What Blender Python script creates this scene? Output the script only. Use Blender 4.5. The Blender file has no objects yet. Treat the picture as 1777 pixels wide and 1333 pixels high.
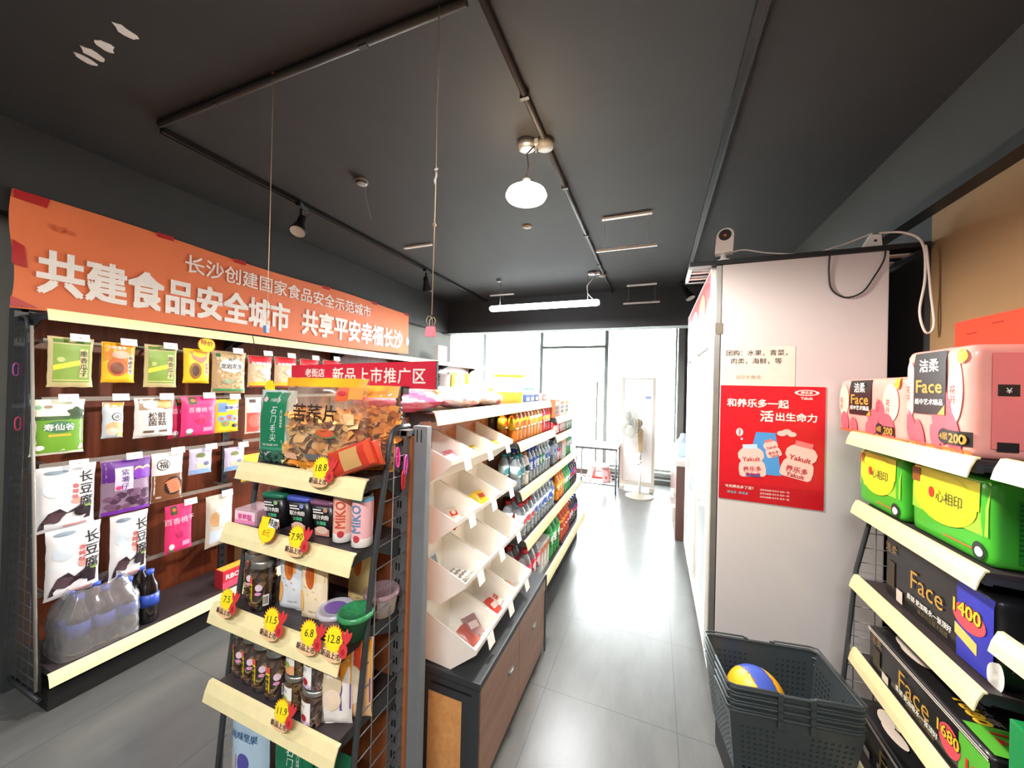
import bpy, bmesh, math, random
from mathutils import Vector, Matrix, noise
S = bpy.context.scene
COL = S.collection
PI = math.pi
RND = random.Random(7)

# ---------------------------------------------------------------- camera
def make_camera():
    f_px, yaw, pitch, roll = 627.8, -0.377619, 0.005993, 0.025152
    fw = Vector((math.sin(yaw)*math.cos(pitch), math.cos(yaw)*math.cos(pitch), math.sin(pitch)))
    r = Vector((math.cos(yaw), -math.sin(yaw), 0)); u = r.cross(fw)
    r2 = r*math.cos(roll)+u*math.sin(roll); u2 = u*math.cos(roll)-r*math.sin(roll)
    cd = bpy.data.cameras.new('camera'); cam = bpy.data.objects.new('camera', cd); COL.objects.link(cam)
    cd.sensor_width = 36.0; cd.lens = 36.0*f_px/1777.0; cd.clip_start = 0.02
    m = Matrix((r2, u2, -fw)).transposed().to_4x4(); m.translation = Vector((0, 0, 1.5))
    cam.matrix_world = m; S.camera = cam
make_camera()
# ---------------------------------------------------------------- light
S.view_settings.view_transform = 'Standard'; S.view_settings.look = 'None'
S.view_settings.exposure = 1.0; S.view_settings.gamma = 1.0
W = bpy.data.worlds.new('overcast_sky'); S.world = W; W.use_nodes = True
W.node_tree.nodes['Background'].inputs[0].default_value = (0.95, 0.98, 1.0, 1)
W.node_tree.nodes['Background'].inputs[1].default_value = 15.0
S.cycles.max_bounces = 8; S.cycles.transparent_max_bounces = 24
S.cycles.sample_clamp_indirect = 6.0; S.cycles.use_denoising = True
def area(name, loc, sx, sy, power, col, rot=(0, 0, 0)):
    l = bpy.data.lights.new(name, 'AREA'); l.shape = 'RECTANGLE'; l.size = sx; l.size_y = sy
    l.energy = power; l.color = col
    o = bpy.data.objects.new(name, l); COL.objects.link(o); o.location = loc; o.rotation_euler = rot
    return o
# ceiling tubes over the till behind the camera, and the tube fixture by the beam
area('front_tube_light', (0.12, -0.95, 2.62), 1.2, 0.10, 47, (1.0, 0.985, 0.975))
area('left_tube_light', (-1.75, -0.4, 2.62), 1.2, 0.10, 13, (1.0, 0.98, 0.95))
area('aisle_tube_light', (-1.18, 3.8, 2.345), 1.2, 0.07, 65, (0.96, 0.98, 1.0))
def point(name, loc, power, col, rad):
    l = bpy.data.lights.new(name, 'SPOT'); l.energy = power; l.color = col; l.shadow_soft_size = rad
    l.spot_size = math.radians(172); l.spot_blend = 0.35
    o = bpy.data.objects.new(name, l); COL.objects.link(o); o.location = loc
point('dome_lamp_light', (-0.568, 1.55, 2.315), 125, (1.0, 0.90, 0.79), 0.08)

# ---------------------------------------------------------------- materials
def lin(c):
    c = c/255.0
    return c/12.92 if c <= 0.04045 else ((c+0.055)/1.055)**2.4
def rgba(c): return (lin(c[0]), lin(c[1]), lin(c[2]), 1)
MATS = {}
def P(name, col, rough=0.5, metal=0.0, var=0.06, scale=30, bump=0.0, emit=None, coat=0.0, sub=None):
    if name in MATS: return MATS[name]
    m = bpy.data.materials.new(name); m.use_nodes = True; nt = m.node_tree; b = nt.nodes['Principled BSDF']
    b.inputs['Roughness'].default_value = rough; b.inputs['Metallic'].default_value = metal
    if coat: b.inputs['Coat Weight'].default_value = coat; b.inputs['Coat Roughness'].default_value = 0.08
    tc = nt.nodes.new('ShaderNodeTexCoord'); n = nt.nodes.new('ShaderNodeTexNoise')
    n.inputs['Scale'].default_value = scale; n.inputs['Detail'].default_value = 4
    nt.links.new(tc.outputs['Object'], n.inputs['Vector'])
    mx = nt.nodes.new('ShaderNodeMix'); mx.data_type = 'RGBA'
    a = rgba(col); lo = tuple(x*(1-2.2*var) for x in a[:3])+(1,); hi = tuple(min(1, x*(1+1.2*var)) for x in a[:3])+(1,)
    mx.inputs[6].default_value = lo; mx.inputs[7].default_value = hi
    nt.links.new(n.outputs['Fac'], mx.inputs[0]); nt.links.new(mx.outputs[2], b.inputs['Base Color'])
    if bump:
        bp = nt.nodes.new('ShaderNodeBump'); bp.inputs['Strength'].default_value = bump; bp.inputs['Distance'].default_value = 0.005
        nt.links.new(n.outputs['Fac'], bp.inputs['Height']); nt.links.new(bp.outputs['Normal'], b.inputs['Normal'])
    if emit:
        b.inputs['Emission Color'].default_value = rgba(col); b.inputs['Emission Strength'].default_value = emit
    MATS[name] = m
    return m
def Cc(col, rough=0.45, **k):          # ink or plastic of one colour
    return P('ink_%d_%d_%d_%d' % (col[0], col[1], col[2], int(rough*100)), col, rough, var=0.03, **k)
def film(name, tint, gloss=0.12, rough=0.08, opaque=0.0):
    if name in MATS: return MATS[name]
    m = bpy.data.materials.new(name); m.use_nodes = True; nt = m.node_tree; nt.nodes.clear()
    out = nt.nodes.new('ShaderNodeOutputMaterial'); tr = nt.nodes.new('ShaderNodeBsdfTransparent'); gl = nt.nodes.new('ShaderNodeBsdfGlossy')
    tr.inputs[0].default_value = rgba(tint); gl.inputs['Roughness'].default_value = rough
    lw = nt.nodes.new('ShaderNodeLayerWeight'); lw.inputs[0].default_value = 0.35
    mp = nt.nodes.new('ShaderNodeMapRange'); mp.inputs['To Min'].default_value = gloss*0.5; mp.inputs['To Max'].default_value = min(1, gloss*4)
    nt.links.new(lw.outputs['Facing'], mp.inputs['Value'])
    mix = nt.nodes.new('ShaderNodeMixShader'); nt.links.new(mp.outputs[0], mix.inputs[0])
    nt.links.new(tr.outputs[0], mix.inputs[1]); nt.links.new(gl.outputs[0], mix.inputs[2]); last = mix
    if opaque:
        df = nt.nodes.new('ShaderNodeBsdfDiffuse'); df.inputs[0].default_value = rgba(tint)
        m2 = nt.nodes.new('ShaderNodeMixShader'); m2.inputs[0].default_value = opaque
        nt.links.new(mix.outputs[0], m2.inputs[1]); nt.links.new(df.outputs[0], m2.inputs[2]); last = m2
    nt.links.new(last.outputs[0], out.inputs[0]); MATS[name] = m
    return m
def wood(name, c1, c2, scale=(18, 18, 1.2), rough=0.35):
    if name in MATS: return MATS[name]
    m = bpy.data.materials.new(name); m.use_nodes = True; nt = m.node_tree; b = nt.nodes['Principled BSDF']
    b.inputs['Roughness'].default_value = rough
    tc = nt.nodes.new('ShaderNodeTexCoord'); mp = nt.nodes.new('ShaderNodeMapping'); mp.inputs['Scale'].default_value = scale
    n = nt.nodes.new('ShaderNodeTexNoise'); n.inputs['Scale'].default_value = 1.6; n.inputs['Detail'].default_value = 8; n.inputs['Distortion'].default_value = 1.0
    cr = nt.nodes.new('ShaderNodeValToRGB'); cr.color_ramp.elements[0].position = 0.3; cr.color_ramp.elements[1].position = 0.7
    cr.color_ramp.elements[0].color = rgba(c1); cr.color_ramp.elements[1].color = rgba(c2)
    nt.links.new(tc.outputs['Object'], mp.inputs[0]); nt.links.new(mp.outputs[0], n.inputs['Vector'])
    nt.links.new(n.outputs['Fac'], cr.inputs[0]); nt.links.new(cr.outputs[0], b.inputs['Base Color'])
    MATS[name] = m
    return m
def floor_mat():
    m = bpy.data.materials.new('floor_tile'); m.use_nodes = True; nt = m.node_tree; b = nt.nodes['Principled BSDF']
    tc = nt.nodes.new('ShaderNodeTexCoord'); mp = nt.nodes.new('ShaderNodeMapping'); mp.inputs['Location'].default_value = (0.48, 0.04, 0)
    br = nt.nodes.new('ShaderNodeTexBrick'); br.offset = 0.0; br.squash = 1.0
    br.inputs['Scale'].default_value = 1.0; br.inputs['Brick Width'].default_value = 0.6; br.inputs['Row Height'].default_value = 0.6
    br.inputs['Mortar Size'].default_value = 0.0022; br.inputs['Mortar Smooth'].default_value = 0.2; br.inputs['Bias'].default_value = 0.0
    n = nt.nodes.new('ShaderNodeTexNoise'); n.inputs['Scale'].default_value = 5; n.inputs['Detail'].default_value = 10; n.inputs['Roughness'].default_value = 0.65
    mp2 = nt.nodes.new('ShaderNodeMapping'); mp2.inputs['Scale'].default_value = (2.2, 0.7, 1)
    cr = nt.nodes.new('ShaderNodeValToRGB'); cr.color_ramp.elements[0].position = 0.3; cr.color_ramp.elements[1].position = 0.72
    cr.color_ramp.elements[0].color = rgba((86, 87, 86)); cr.color_ramp.elements[1].color = rgba((100, 101, 99))
    nt.links.new(tc.outputs['Object'], mp.inputs[0]); nt.links.new(mp.outputs[0], br.inputs['Vector'])
    nt.links.new(tc.outputs['Object'], mp2.inputs[0]); nt.links.new(mp2.outputs[0], n.inputs['Vector']); nt.links.new(n.outputs['Fac'], cr.inputs[0])
    mx = nt.nodes.new('ShaderNodeMix'); mx.data_type = 'RGBA'; mx.inputs[7].default_value = rgba((70, 71, 70))
    nt.links.new(br.outputs['Fac'], mx.inputs[0]); nt.links.new(cr.outputs[0], mx.inputs[6]); nt.links.new(mx.outputs[2], b.inputs['Base Color'])
    rr = nt.nodes.new('ShaderNodeMapRange'); rr.inputs['To Min'].default_value = 0.27; rr.inputs['To Max'].default_value = 0.33
    nt.links.new(n.outputs['Fac'], rr.inputs['Value']); nt.links.new(rr.outputs[0], b.inputs['Roughness'])
    return m

# ---------------------------------------------------------------- mesh builder
class MB:
    def __init__(s): s.bm = bmesh.new(); s.mats = []; s.M = Matrix.Identity(4); s.k = 0
    def lay(s): s.k = (s.k+1) % 16; return s.k*.00004     # every print lies a hair above the one before
    def mi(s, m):
        if m not in s.mats: s.mats.append(m)
        return s.mats.index(m)
    def v(s, co): return s.bm.verts.new(s.M @ Vector(co))
    def face(s, vs, m, smooth=False):
        try: f = s.bm.faces.new(vs)
        except ValueError: return None
        f.material_index = s.mi(m); f.smooth = smooth; return f
    def poly(s, pts, m): return s.face([s.v(p) for p in pts], m)
    def box(s, x0, x1, y0, y1, z0, z1, m, bev=0.0):
        x0, x1 = min(x0, x1), max(x0, x1); y0, y1 = min(y0, y1), max(y0, y1); z0, z1 = min(z0, z1), max(z0, z1)
        vs = [s.v((x, y, z)) for z in (z0, z1) for y in (y0, y1) for x in (x0, x1)]
        fs = [s.face([vs[i] for i in q], m) for q in ((0, 2, 3, 1), (4, 5, 7, 6), (0, 1, 5, 4), (2, 6, 7, 3), (0, 4, 6, 2), (1, 3, 7, 5))]
        if bev:
            es = list({e for f in fs for e in f.edges})
            r = bmesh.ops.bevel(s.bm, geom=es, offset=bev, segments=2, affect='EDGES', profile=0.7)
            k = s.mi(m)
            for f in r['faces']: f.material_index = k
        return s
    def prism(s, pts, axis, a, b, m):           # polygon pts extruded along axis from a to b
        def co(p, t):
            return {'x': (t, p[0], p[1]), 'y': (p[0], t, p[1]), 'z': (p[0], p[1], t)}[axis]
        A = [s.v(co(p, a)) for p in pts]; B = [s.v(co(p, b)) for p in pts]; n = len(pts)
        s.face(A, m); s.face(B[::-1], m)
        for i in range(n): s.face([A[i], B[i], B[(i+1) % n], A[(i+1) % n]], m)
    def tube(s, pts, r, m, n=8, closed=False, cap=True):
        pts = [Vector(p) for p in pts]; N = len(pts); rings = []; prev = None
        for i, p in enumerate(pts):
            a = pts[i-1] if (i > 0 or closed) else p; b = pts[(i+1) % N] if (i < N-1 or closed) else p
            t = (b-a).normalized() if (b-a).length > 1e-9 else Vector((0, 0, 1))
            if prev is None: u = t.orthogonal().normalized()
            else:
                u = prev-t*prev.dot(t); u = u.normalized() if u.length > 1e-6 else t.orthogonal().normalized()
            prev = u; w = t.cross(u)
            rings.append([s.v(p+(u*math.cos(2*PI*k/n)+w*math.sin(2*PI*k/n))*r) for k in range(n)])
        for i in range(N if closed else N-1):
            A, B = rings[i], rings[(i+1) % N]
            for k in range(n): s.face([A[k], A[(k+1) % n], B[(k+1) % n], B[k]], m, True)
        if cap and not closed: s.face(rings[0][::-1], m); s.face(rings[-1], m)
        return s
    def lathe(s, prof, m, n=20, c=(0, 0, 0), mats=None, sq=0.0):
        rings = []
        for r, z in prof:
            ring = []
            for k in range(n):
                a = 2*PI*k/n; q = 1.0
                if sq:
                    ca, sa = abs(math.cos(a)), abs(math.sin(a)); e = 2+sq*6
                    q = 1/((ca**e+sa**e)**(1/e))
                ring.append(s.v((c[0]+r*q*math.cos(a), c[1]+r*q*math.sin(a), c[2]+z)))
            rings.append(ring)
        for i in range(len(prof)-1):
            mm = mats[i] if mats else m; A, B = rings[i], rings[i+1]
            for k in range(n): s.face([A[k], A[(k+1) % n], B[(k+1) % n], B[k]], mm, True)
        if prof[0][0] > 1e-4: s.face(rings[0][::-1], mats[0] if mats else m)
        if prof[-1][0] > 1e-4: s.face(rings[-1], mats[-1] if mats else m)
        return s
    def grid(s, f, nu, nv, m, smooth=True):       # f(a,b), a,b in 0..1
        vs = [[s.v(f(i/nu, j/nv)) for i in range(nu+1)] for j in range(nv+1)]
        for j in range(nv):
            for i in range(nu):
                mm = m((i+.5)/nu, (j+.5)/nv) if callable(m) else m
                if mm is not None: s.face([vs[j][i], vs[j][i+1], vs[j+1][i+1], vs[j+1][i]], mm, smooth)
        return s
    # ---- printing on a surface given as f(u, v, off)
    def rect(s, f, u0, u1, v0, v1, m, off=.001, sk=0.0, step=0.02):
        off += s.lay(); nu = max(1, min(24, int(abs(u1-u0)/step))); nv = max(1, min(24, int(abs(v1-v0)/step)))
        s.grid(lambda a, b: f(u0+(u1-u0)*a, v0+(v1-v0)*b+sk*a, off), nu, nv, m)
    def blob(s, f, u, v, ru, rv, m, off=.0012, n=20, rot=0.0, fn=None):
        rings = []; off += s.lay()
        K = 3
        for k in range(1, K+1):
            ring = []
            for i in range(n):
                a = 2*PI*i/n; q = k/K*(fn(a) if fn else 1.0); x = ru*q*math.cos(a); y = rv*q*math.sin(a)
                ring.append(s.v(f(u+x*math.cos(rot)-y*math.sin(rot), v+x*math.sin(rot)+y*math.cos(rot), off)))
            rings.append(ring)
        c = s.v(f(u, v, off))
        for i in range(n):
            s.face([c, rings[0][i], rings[0][(i+1) % n]], m, True)
            for k in range(K-1): s.face([rings[k][i], rings[k+1][i], rings[k+1][(i+1) % n], rings[k][(i+1) % n]], m, True)
    def pgon(s, f, pts, m, off=.0012):
        off += s.lay(); s.face([s.v(f(p[0], p[1], off)) for p in pts], m)
    def text(s, f, t, u, v, size, m, off=.0018, bold=0.0, align='C', vert=False, rot=0.0, sx=1.0, sh=0.0, gap=1.0, fit=0.0):
        if vert:
            for i, ch in enumerate(t): s.text(f, ch, u, v-i*size*1.06*gap, size, m, off, bold, 'C', False, rot, sx, sh)
            return
        if bold > .008:                       # heavier strokes: the same glyphs printed four times, slightly shifted
            vs, fs, wd = glyphs(t, 0.0, gap)
            if fit: sx = fit/(wd*size)
            for q, (dx, dy) in enumerate(((-1, -1), (1, -1), (1, 1), (-1, 1))):
                s.text(f, t, u+dx*bold*size*.8, v+dy*bold*size*.8, size, m, off+q*.00015, 0.0, align, False, rot, sx, sh, gap)
            return
        vs, fs, wd = glyphs(t, 0.0, gap); k = s.mi(m)
        if fit: sx = fit/(wd*size)
        ox = {'C': -wd/2, 'L': 0, 'R': -wd}[align]
        nv = []
        for x, y in vs:
            a = (x+ox+sh*y)*size*sx; b = (y-0.38)*size
            nv.append(s.v(f(u+a*math.cos(rot)-b*math.sin(rot), v+a*math.sin(rot)+b*math.cos(rot), off)))
        for q in fs:
            try: ff = s.bm.faces.new([nv[i] for i in q]); ff.material_index = k
            except ValueError: pass
    def build(s, name, parent=None, solid=0.0, bev=0.0, normals=True):
        if normals: bmesh.ops.recalc_face_normals(s.bm, faces=s.bm.faces)
        me = bpy.data.meshes.new(name); s.bm.to_mesh(me); s.bm.free()
        for m in s.mats: me.materials.append(m)
        o = bpy.data.objects.new(name, me); COL.objects.link(o)
        if parent: o.parent = parent
        if solid:
            md = o.modifiers.new('thickness', 'SOLIDIFY'); md.thickness = solid; md.offset = 0
        return o
GL = {}
_tc = bpy.data.curves.new('txt', 'FONT'); _to = bpy.data.objects.new('txt', _tc)
TS = bpy.data.scenes.new('glyph_scratch'); TS.collection.objects.link(_to)
def glyphs(t, bold, gap=1.0):
    key = (t, bold, gap)
    if key in GL: return GL[key]
    _tc.body = t; _tc.resolution_u = 2; _tc.offset = bold; _tc.space_character = gap
    vl = TS.view_layers[0]; vl.update(); dg = vl.depsgraph
    me = bpy.data.meshes.new_from_object(_to.evaluated_get(dg), depsgraph=dg)
    bm = bmesh.new(); bm.from_mesh(me)
    for _ in range(3):
        es = [e for e in bm.edges if e.calc_length() > .3]
        if not es: break
        bmesh.ops.subdivide_edges(bm, edges=es, cuts=1); bmesh.ops.triangulate(bm, faces=[q for q in bm.faces if len(q.verts) > 4])
    bm.to_mesh(me); bm.free()
    vs = [(v.co.x, v.co.y) for v in me.vertices]; fs = [tuple(p.vertices) for p in me.polygons]
    x0 = min([v[0] for v in vs] or [0]); x1 = max([v[0] for v in vs] or [0])
    bpy.data.meshes.remove(me)
    GL[key] = ([(x-x0, y) for x, y in vs], fs, x1-x0)
    return GL[key]
# ---------------------------------------------------------------- things
def tag(o, label, cat, group=None):
    o['label'] = label; o['category'] = cat
    if group: o['group'] = group
    return o
def thing(name, label, cat, loc=(0, 0, 0), rz=0.0, group=None):
    o = bpy.data.objects.new(name, None); COL.objects.link(o); o.empty_display_size = 0.05
    o.location = loc; o.rotation_euler = (0, 0, rz)
    return tag(o, label, cat, group)
def struct(o): o['kind'] = 'structure'; return o
def plane_f(n='-y', d=0.0):
    if n == '-y': return lambda u, v, off: Vector((u, d-off, v))
    if n == '+x': return lambda u, v, off: Vector((d+off, u, v))
    if n == '+z': return lambda u, v, off: Vector((u, v, d+off))
def cyl_f(r, cy=0.0, cx=0.0):
    return lambda u, v, off: Vector((cx+(r+off)*math.sin(u/r), cy-(r+off)*math.cos(u/r), v))
def dup(root, loc, rz=None, label=None, group=None):
    r = root.copy(); COL.objects.link(r); r.location = loc
    if rz is not None: r.rotation_euler = (0, 0, rz)
    if label: r['label'] = label
    if group: r['group'] = group
    for ch in list(root.children):
        c = ch.copy(); COL.objects.link(c); c.parent = r
        for g in list(ch.children):
            d = g.copy(); COL.objects.link(d); d.parent = c
    return r
R90 = PI/2
# ================================================================ ROOM SHELL
CEIL = 2.68
m_ceil = P('ceiling_black_paint', (42, 41, 41), 0.75, var=0.10, scale=6, bump=0.15)
m_beam = P('beam_black_paint', (46, 46, 46), 0.7, var=0.12, scale=5, bump=0.1)
m_conc = P('raw_concrete', (112, 112, 106), 0.85, var=0.16, scale=3.2, bump=0.3)
m_plaster = P('brown_plaster', (150, 122, 86), 0.8, var=0.12, scale=4, bump=0.2)
m_dark = P('dark_wall', (46, 46, 48), 0.7, var=0.08, scale=6)
m_trim = P('black_trim', (24, 25, 26), 0.45)
m_frame = P('window_frame_metal', (112, 118, 112), 0.5)
m_glass = film('window_glass', (250, 253, 252), 0.05, 0.02)
m_pave = P('pavement', (205, 205, 200), 0.8, scale=8)
b = MB(); b.box(-4.3, 1.3, -2.3, 6.3, -0.1, 0, floor_mat()); struct(b.build('floor'))
b = MB(); b.box(-9, 7, 6.301, 16, -0.1, -0.005, m_pave); b.box(-9, -4.31, 2, 6.301, -0.1, -0.005, m_pave); o = struct(b.build('pavement')); 
b = MB(); b.box(-4.3, 1.3, -2.3, 6.4, CEIL, CEIL+0.1, m_ceil); struct(b.build('ceiling'))
b = MB(); b.box(-3.05, -2.9, -2.3, 4.75, 0, CEIL, m_conc); b.box(-4.3, -3.05, 4.65, 4.75, 0, CEIL, m_conc); struct(b.build('wall_left'))
b = MB(); b.box(1.1, 1.25, -2.3, 2.12, 0, CEIL, m_plaster); b.box(1.1, 1.25, 2.12, 6.3, 0, CEIL, m_dark); struct(b.build('wall_right'))
b = MB(); b.box(-3.05, 1.25, -2.4, -2.3, 0, CEIL, m_conc); struct(b.build('wall_back'))
b = MB(); b.box(0.42, 1.25, 6.3, 6.4, 0, CEIL, m_dark); b.box(-4.3, 0.42, 6.3, 6.4, 2.62, CEIL, m_dark); struct(b.build('wall_front'))
b = MB(); b.box(-2.9, -2.8, -2.3, 4.5, 2.25, CEIL, m_beam); struct(b.build('trim_1'))
b = MB(); b.box(-2.9, 1.1, 4.5, 4.72, 2.236, CEIL, m_beam); struct(b.build('trim_2'))
b = MB(); b.box(1.05, 1.1, -2.3, 4.5, 2.33, CEIL, P('right_beam_paint', (50, 48, 43), 0.7, var=.08, scale=5)); struct(b.build('trim_3'))
b = MB(); b.box(1.035, 1.1, -2.3, 4.5, 2.285, 2.33, m_trim); struct(b.build('trim_4'))
# front glazing: four bays between dark posts, the third one a door with a fanlight
PX = [-4.28, -3.07, -1.92, -0.80, 0.30]
def glazing(name, x0, x1, z0, bars):
    b = MB(); w = 0.015
    for x in (x0, x1): b.box(x-w, x+w, 6.30, 6.36, z0, 2.62, m_frame)
    b.box(x0, x1, 6.30, 6.36, z0, z0+0.06, m_frame); b.box(x0, x1, 6.30, 6.36, 2.57, 2.62, m_frame)
    for z in bars: b.box(x0, x1, 6.30, 6.36, z-0.02, z+0.02, m_frame)
    o = struct(b.build(name))
    g = MB(); g.box(x0+w, x1-w, 6.325, 6.331, z0+.06, 2.57, m_glass); g.build('pane', o)
    return o
glazing('window_1', PX[0], PX[1]-.03, 0.0, [0.14]); glazing('window_2', PX[1], PX[2]-.03, 0.0, [0.14])
glazing('window_3', PX[3]+.03, PX[4], 0.0, [0.14, .2])
b = MB()
for x in (PX[2], PX[3]): b.box(x-.015, x+.015, 6.29, 6.36, 0, 2.62, m_frame)
b.box(PX[2], PX[3], 6.28, 6.36, 2.19, 2.235, m_frame); b.box(PX[2], PX[3], 6.28, 6.36, 2.57, 2.62, m_frame)
d = struct(b.build('door_1'))
g = MB(); g.box(PX[2]+.022, PX[3]-.022, 6.325, 6.331, 2.235, 2.57, m_glass); g.build('fanlight_pane', d)
g = MB(); g.box(PX[2]+.03, PX[3]-.03, 6.31, 6.322, 0.10, 2.185, m_glass); g.build('pane', d)
g = MB(); g.box(PX[2]+.03, PX[3]-.03, 6.30, 6.335, 0.01, 0.10, P('door_kick_rail', (92, 74, 66), .5)); g.build('kick_rail', d)
g = MB(); g.tube([(-.92, 6.25, .25), (-.92, 6.25, 1.62)], .014, P('door_pull_green', (74, 92, 66), .35), 10)
for z in (.45, 1.4): g.tube([(-.92, 6.25, z), (-.92, 6.31, z)], .009, m_frame, 8)
g.build('pull_handle', d)
b = MB(); b.box(0.325, 0.42, 6.26, 6.4, 0, 2.62, P('corner_post_paint', (88, 84, 80), .6)); struct(b.build('trim_5'))
b = MB(); b.box(PX[3]+.05, 0.32, 6.16, 6.29, 0.0, 0.07, P('sill_dark', (60, 58, 56), .6)); b.box(PX[3]+.05, 0.32, 6.2, 6.29, .085, .13, P('sill_dark', (60, 58, 56), .6)); struct(b.build('trim_6'))
b = MB(); b.box(-4.3, -4.2, 4.75, 6.3, 0, 0.14, m_frame); b.box(-4.3, -4.2, 4.75, 6.3, 2.55, CEIL, m_dark)
o = struct(b.build('window_4')); g = MB(); g.box(-4.255, -4.25, 4.75, 6.3, .14, 2.55, m_glass); g.build('pane', o)

# ================================================================ CEILING FITTINGS
m_blk = P('black_plastic', (28, 28, 29), 0.4); m_blkm = P('black_metal', (20, 20, 21), 0.4)
m_conduit = P('painted_conduit', (52, 50, 48), 0.5); m_white = P('white_plastic', (236, 234, 230), 0.4)
m_steel = P('brushed_steel', (176, 176, 172), 0.3, metal=.85); m_grey = P('grey_plastic', (150, 152, 148), 0.45)
def track(name, label, pts, w=.034, h=.022, mat=None):
    b = MB(); (x0, y0), (x1, y1) = pts
    mat = mat or m_blkm
    if abs(x1-x0) < abs(y1-y0):
        b.box(x0-w/2, x0+w/2, y0, y1, CEIL-h, CEIL, mat); b.box(x0-w/2, x0-w/2+.006, y0, y1, CEIL-h-.006, CEIL-h, mat); b.box(x0+w/2-.006, x0+w/2, y0, y1, CEIL-h-.006, CEIL-h, mat)
    else: b.box(x0, x1, y0-w/2, y0+w/2, CEIL-h, CEIL, mat)
    return tag(b.build(name), label, 'light track')
track('track_rail', 'black lighting track on the ceiling above the left aisle, carrying two spotlights', ((-2.19, .96), (-2.19, 4.49)))
track('track_rail', 'black lighting track running along the ceiling above the white fridge', ((.275, .2), (.275, 4.49)))
def conduit(label, pts):
    b = MB(); b.tube([(x, y, CEIL-.013) for x, y in pts], .013, m_conduit, 10)
    for i in range(len(pts)-1):
        (x0, y0), (x1, y1) = pts[i], pts[i+1]; n = int(math.hypot(x1-x0, y1-y0)/.8)+1
        for k in range(n):
            t = (k+.5)/n; p = (x0+(x1-x0)*t, y0+(y1-y0)*t)
            b.box(p[0]-.018, p[0]+.018, p[1]-.008, p[1]+.008, CEIL-.03, CEIL, m_conduit)
    return tag(b.build('conduit'), label, 'conduit')
conduit('dark painted conduit crossing the ceiling from the left track towards the middle', [(-2.15, .935), (-.56, .955)])
conduit('dark painted conduit running down the middle of the ceiling to the beam', [(-.51, .3), (-.515, 4.49)])
def spotlight(label, loc, rz, tilt):
    t = thing('spotlight', label, 'spotlight', loc, rz, 'track spotlights')
    b = MB(); b.box(-.016, .016, -.06, .06, -.03, 0, m_blkm, .003); b.box(-.008, .008, -.012, .012, -.10, -.03, m_blkm); b.build('adapter', t)
    b = MB(); b.M = Matrix.Translation((0, 0, -.10)) @ Matrix.Rotation(tilt, 4, 'X')
    b.lathe([(.018, .03), (.024, .026), (.026, -.03), (.030, -.045), (.048, -.10), (.050, -.112), (.044, -.112), (.036, -.098), (.0, -.098)], m_blkm, 20, mats=[m_blkm]*6+[P('lamp_lens', (200, 196, 186), .25)]*3)
    b.build('lamp_head', t)
    return t
spotlight('black track spotlight above the left end of the orange banner text', (-2.19, 1.69, CEIL-.022), .5, -.5)
spotlight('black track spotlight further along the left track, by the hanging binder clip', (-2.19, 3.08, CEIL-.022), .3, .45)
spotlight('black track spotlight near the beam, left of the white camera', (.275, 4.2, CEIL-.022), 1.0, -.5)
def detector(label, x, y, r=.035, wire=True):
    b = MB(); b.lathe([(r, 0), (r, -.016), (r*.8, -.026), (0, -.028)], m_blk, 20, (x, y, CEIL), mats=[m_grey, m_blk, m_grey, m_grey]); 
    if wire:
        b.tube([(x+.02, y, CEIL-.02), (x+.028, y+.01, CEIL-.12), (x+.05, y+.03, CEIL-.22)], .0012, m_grey, 5)
    return tag(b.build('ceiling_rose'), label, 'ceiling fitting')
detector('small black ceiling rose with a loose wire, right of the nearest spotlight', -1.615, 1.62)
detector('small ceiling rose far down the room above the tube lamp', -1.638, 3.66, .03)
b = MB(); b.lathe([(.035, 0), (.035, -.006), (0, -.012)], P('sensor_tan', (150, 128, 100), .5), 18, (-.903, 2.5, CEIL)); tag(b.build('ceiling_sensor'), 'small flat tan disc on the ceiling beyond the glowing lamp', 'ceiling fitting')
def mount(label, x, y, jx, jy):
    t = thing('lamp_mount', label, 'ceiling fitting', (x, y, CEIL))
    b = MB(); b.lathe([(.045, 0), (.045, -.03), (.02, -.034), (0, -.034)], m_steel, 20); b.box(.04, .075, -.014, .014, -.03, -.004, m_white); b.build('rose', t)
    b = MB(); b.lathe([(.042, 0), (.042, -.034), (0, -.036)], P('junction_grey', (120, 112, 104), .5), 18, (jx-x, jy-y, 0)); b.build('junction_box', t)
    b = MB(); b.tube([(.045, 0, -.02), ((jx-x)*.5, (jy-y)*.5+.01, -.05), (jx-x-.03, jy-y, -.025)], .004, m_grey, 6); b.build('wire', t)
    return t
mount('round steel ceiling mount with junction box above the glowing dome lamp', -.602, 1.63, -.517, 1.65)
mount('round ceiling mount with junction box and loose wire above the tube lamp', -.622, 3.70, -.531, 3.76)
# dome lamp
t = thing('dome_lamp', 'glowing warm dome lamp hanging from the ceiling on a thin wire', 'lamp', (-.568, 1.55, 2.36))
b = MB(); b.lathe([(.0, -.012), (.05, -.010), (.088, .0), (.094, .012), (.086, .03), (.055, .05), (.02, .058)], P('dome_lamp_glow', (255, 226, 184), .4, emit=14), 28); b.build('diffuser', t)
b = MB(); b.lathe([(.02, .058), (.018, .09), (0, .092)], m_white, 14); b.build('cap', t)
b = MB(); b.tube([(0, 0, .09), (.0, .02, .16), (-.02, .05, .24), (.012, .085, .30)], .0035, P('wire_brown', (92, 80, 70), .5), 6); b.build('wire', t)
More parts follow.
